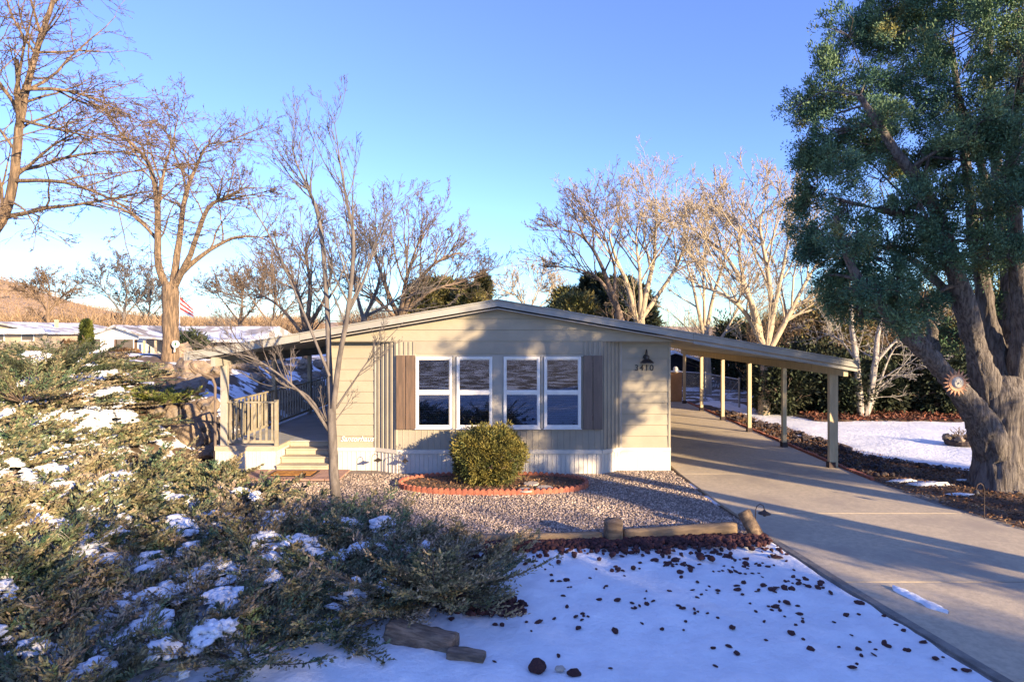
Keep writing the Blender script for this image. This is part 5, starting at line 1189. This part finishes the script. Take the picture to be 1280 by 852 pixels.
MB().prism([(0,0),(0,.15),(1,.15),(1,0)], 0, 1)
r_ = MB(); k = len(r_.v); zlo, zhi = hz2(424.5, Y2), hz2(408, Y2+7)
r_.v += [(X0-.5,Y2-.8,zlo),(X1+.5,Y2-.8,zlo),(X1+.5,Y2+4,zhi),(X0-.5,Y2+4,zhi),(X0-.5,Y2+9,zlo),(X1+.5,Y2+9,zlo)]+[(X0-.5,Y2-.8,zlo-.15),(X1+.5,Y2-.8,zlo-.15)]
r_.f += [(0,1,2,3),(3,2,5,4),(6,7,1,0),(0,3,4),(1,5,2)]
ro = r_.build('roof', M['hroof'], nb); MB().box(X0-.5, X1+.5, Y2-.83, Y2-.805, zlo-.2, zlo+.02).build('gutter', M['hwhite'], ro)
for a, b in ((222,231),(235,250),(256,268),(276,292),(298,312)): MB().box(hx_(a,Y2), hx_(b,Y2), Y2-.03, Y2-.003, hz2(437,Y2), hz2(427.5,Y2)).build('window', M['dark'], nb)  # dark sheets painting the shade of open bays, no glazing
h, _ = nb_house('low_house', 'low tan house with a white roof edge at the far left', hx_(-60,50), hx_(60,50), 50, 60, 1.0, hz2(416,50), hz2(404,50), M['htan'], M['hroof'], ((hx_(28,50), hx_(42,50), hz2(425,50), hz2(418,50)), (hx_(-10,50), hx_(5,50), hz2(425,50), hz2(418,50))))
MB().box(hx_(-66,50), hx_(63,50), 49.2, 49.4, hz2(417,50), hz2(411,50)).build('fascia', M['hwhite'], h)
MB().box(hx_(33,50), hx_(35.5,50), 53, 53.3, hz2(410,50), hz2(398.5,50)).build('vent_pipe', M['htan'], h)
h, _ = nb_house('shed', 'small snow-roofed building beyond the back of the carport', hx_(800,36), hx_(884,36), 36, 42, 0, hz2(455,36), hz2(441,36), M['dark'], M['snow'], cat='shed')  # wall colour near black, paints the shade under the snowy roof
cab = thing('utility_cabinet', label='orange-tan cabinet with a small white lamp at the back of the driveway', cat='cabinet')
x = (845-PX)/F*27.6; MB().box(x-.3, x+.22, 27.4, 27.9, .0, 1.35).build('body', M['orange'], cab, bevel=.01)
MB().box(x-.33, x+.25, 27.37, 27.93, 1.352, 1.40).build('lid', M['hwhite'], cab); MB().lathe(x-.02, 27.6, [(.08,1.40),(.11,1.46),(.11,1.54),(.06,1.6)], 12).build('lamp', M['hwhite'], cab); settle(cab, (x, 27.6, 0))
# chain-link fence beyond the drive
cf = thing('chain_link_fence', label='grey chain-link fence and gate beyond the rear carport posts', cat='fence')
A = [(9.05, 25.0), (8.75, 28.6), (7.9, 30.2)]
mesh_ = MB(); post_ = []
for a, b in zip(A, A[1:]):
    a, b = Vector((*a, 0)), Vector((*b, 0)); Ln = (b-a).length; d = (b-a).normalized()
    MB().cyl(a+Vector((0,0,1.22)), b+Vector((0,0,1.22)), .025, .025, 8).build('top_rail', M['galv'], cf)
    n_ = int(Ln/.09)
    for i in range(-14, n_):
        for s_ in (0, 1):
            u0, u1 = i*.09, i*.09+1.15; z0_, z1_ = (.06, 1.21) if s_ == 0 else (1.21, .06)
            if u0 < 0: z0_ += (z1_-z0_)*(-u0)/(u1-u0); u0 = 0
            if u1 > Ln: z1_ = z0_+(z1_-z0_)*(Ln-u0)/(u1-u0); u1 = Ln
            mesh_.bar(a+d*u0+Vector((0,0,z0_)), a+d*u1+Vector((0,0,z1_)), .004, .004)
mesh_.build('wire_mesh', M['galv'], cf)
for x, y in A+[(8.9, 26.8)]: MB().cyl((x,y,0), (x,y,1.3), .04, .04, 10).build('post', M['galv'], cf)
MB().cyl((9.05,25.0,1.2), (8.9,26.8,.1), .018, .018, 6).build('brace', M['galv'], cf)
settle(cf, (9.05, 25.0, 0))
# flag beyond the big trunk
fy = 70; fl = thing('flag', label='drooping red and white striped flag behind the large bare trunk', cat='flag')
fx0, _, fz0 = W(224.5, 371, fy); MB().cyl((fx0, fy, 1.2), (fx0, fy, fz0+.2), .06, .04, 8).build('pole', M['hwhite'], fl)
for i in range(6):
    m_ = MB(); top0, bot0 = 0-i*.28, -(i+1)*.28
    pts_ = [(0, top0), (1.6*1, top0-1.45+.12*i), (1.6, bot0-1.45+.12*(i+1)), (0, bot0)]
    m_.prism([(fx0+a, fz0+b) for a, b in pts_], fy-.02, fy+.02); m_.build('stripe', M['flagr'] if i % 2 == 0 else M['flagw'], fl)
settle(fl, (fx0, fy, 1.2))

# ------------------------------------------------------------------ trees beside and behind the photographer (they shade the yard)
def shade_tree(x, y, h, lo, rad, lab, seed, n=520, stems=3, name='roadside_evergreen', cl=1.0):
    r = np.random.default_rng(seed); root = empty(name, (x, y, 0)); tag(root, lab, 'evergreen tree')
    tb = Tubes()
    for i in range(stems):
        a = r.random()*6.3; e = np.array([math.cos(a)*rad*.4, math.sin(a)*rad*.4, h*.9]); tb.add(np.array([(0.,0,0), e*.3+r.normal(size=3)*.1, e*.65, e]), [.22,.16,.1,.04], 8)
    link('trunk', tb.mesh('trunk'), M['bark_c'], root)
    t_ = r.random(n); A = r.random(n)*6.3; pr = np.sqrt(np.maximum(.08, 1-(2*t_-1)**2)); q = rad*pr*(.2+.85*r.random(n)); C = np.stack([q*np.cos(A), q*np.sin(A), lo+(h-lo)*t_], -1)
    K = C[:max(8, n//16)]; C = K[r.integers(len(K), size=n)]+r.normal(size=C.shape)*np.array([.26,.26,.2])*cl; v, f = tufts(C, r, 22, .2, .16, .07, up=.3); link('crown', np_mesh('crown', v, [f]), M['needle_c'], root)
#SHADE
def street(x, y, h, r, lab, seed): shade_tree(x, y, h, .1, r, lab, seed, 950 if i < 3 else 600, cl=1.8)
shade_tree(12.6, 2.4, 10.5, 4.7, 2.3, 'open-crowned evergreen beside the driveway, outside the picture', 71, 1500, name='driveway_evergreen')
shade_tree(15.6, 3.2, 10.0, 5.2, 1.6, 'second open-crowned evergreen beside the driveway, outside the picture', 72, 700, name='driveway_evergreen')
for i, (x, y, h, r) in enumerate(((13.6,.3,5.5,.28),(17.4,2.6,9.0,.42),(18.6,5.2,9.0,.4))):
    shade_tree(x, y, h, .3, r, ['slim columnar evergreen nearest the street, outside the picture','third slim columnar evergreen from the street, outside the picture','slim columnar evergreen farthest from the street, outside the picture'][i], 80+i, 420, 1, name='columnar_evergreen')
for i, (x, y, h, r) in enumerate(((18.0,-7.9,5.9,1.6),(16.9,-8.9,6.4,1.7),(15.6,-10.2,6.7,2.0),(14.2,-11.3,7.2,1.9),(12.7,-12.5,7.3,1.7),(11.0,-13.8,6.8,1.8))):
    street(x, y, h, r, 'dense dark evergreen across the street, %s, outside the picture' % ['nearest the driveway','second from the driveway','third from the driveway','fourth along','fifth along','at the far end'][i], 90+i)
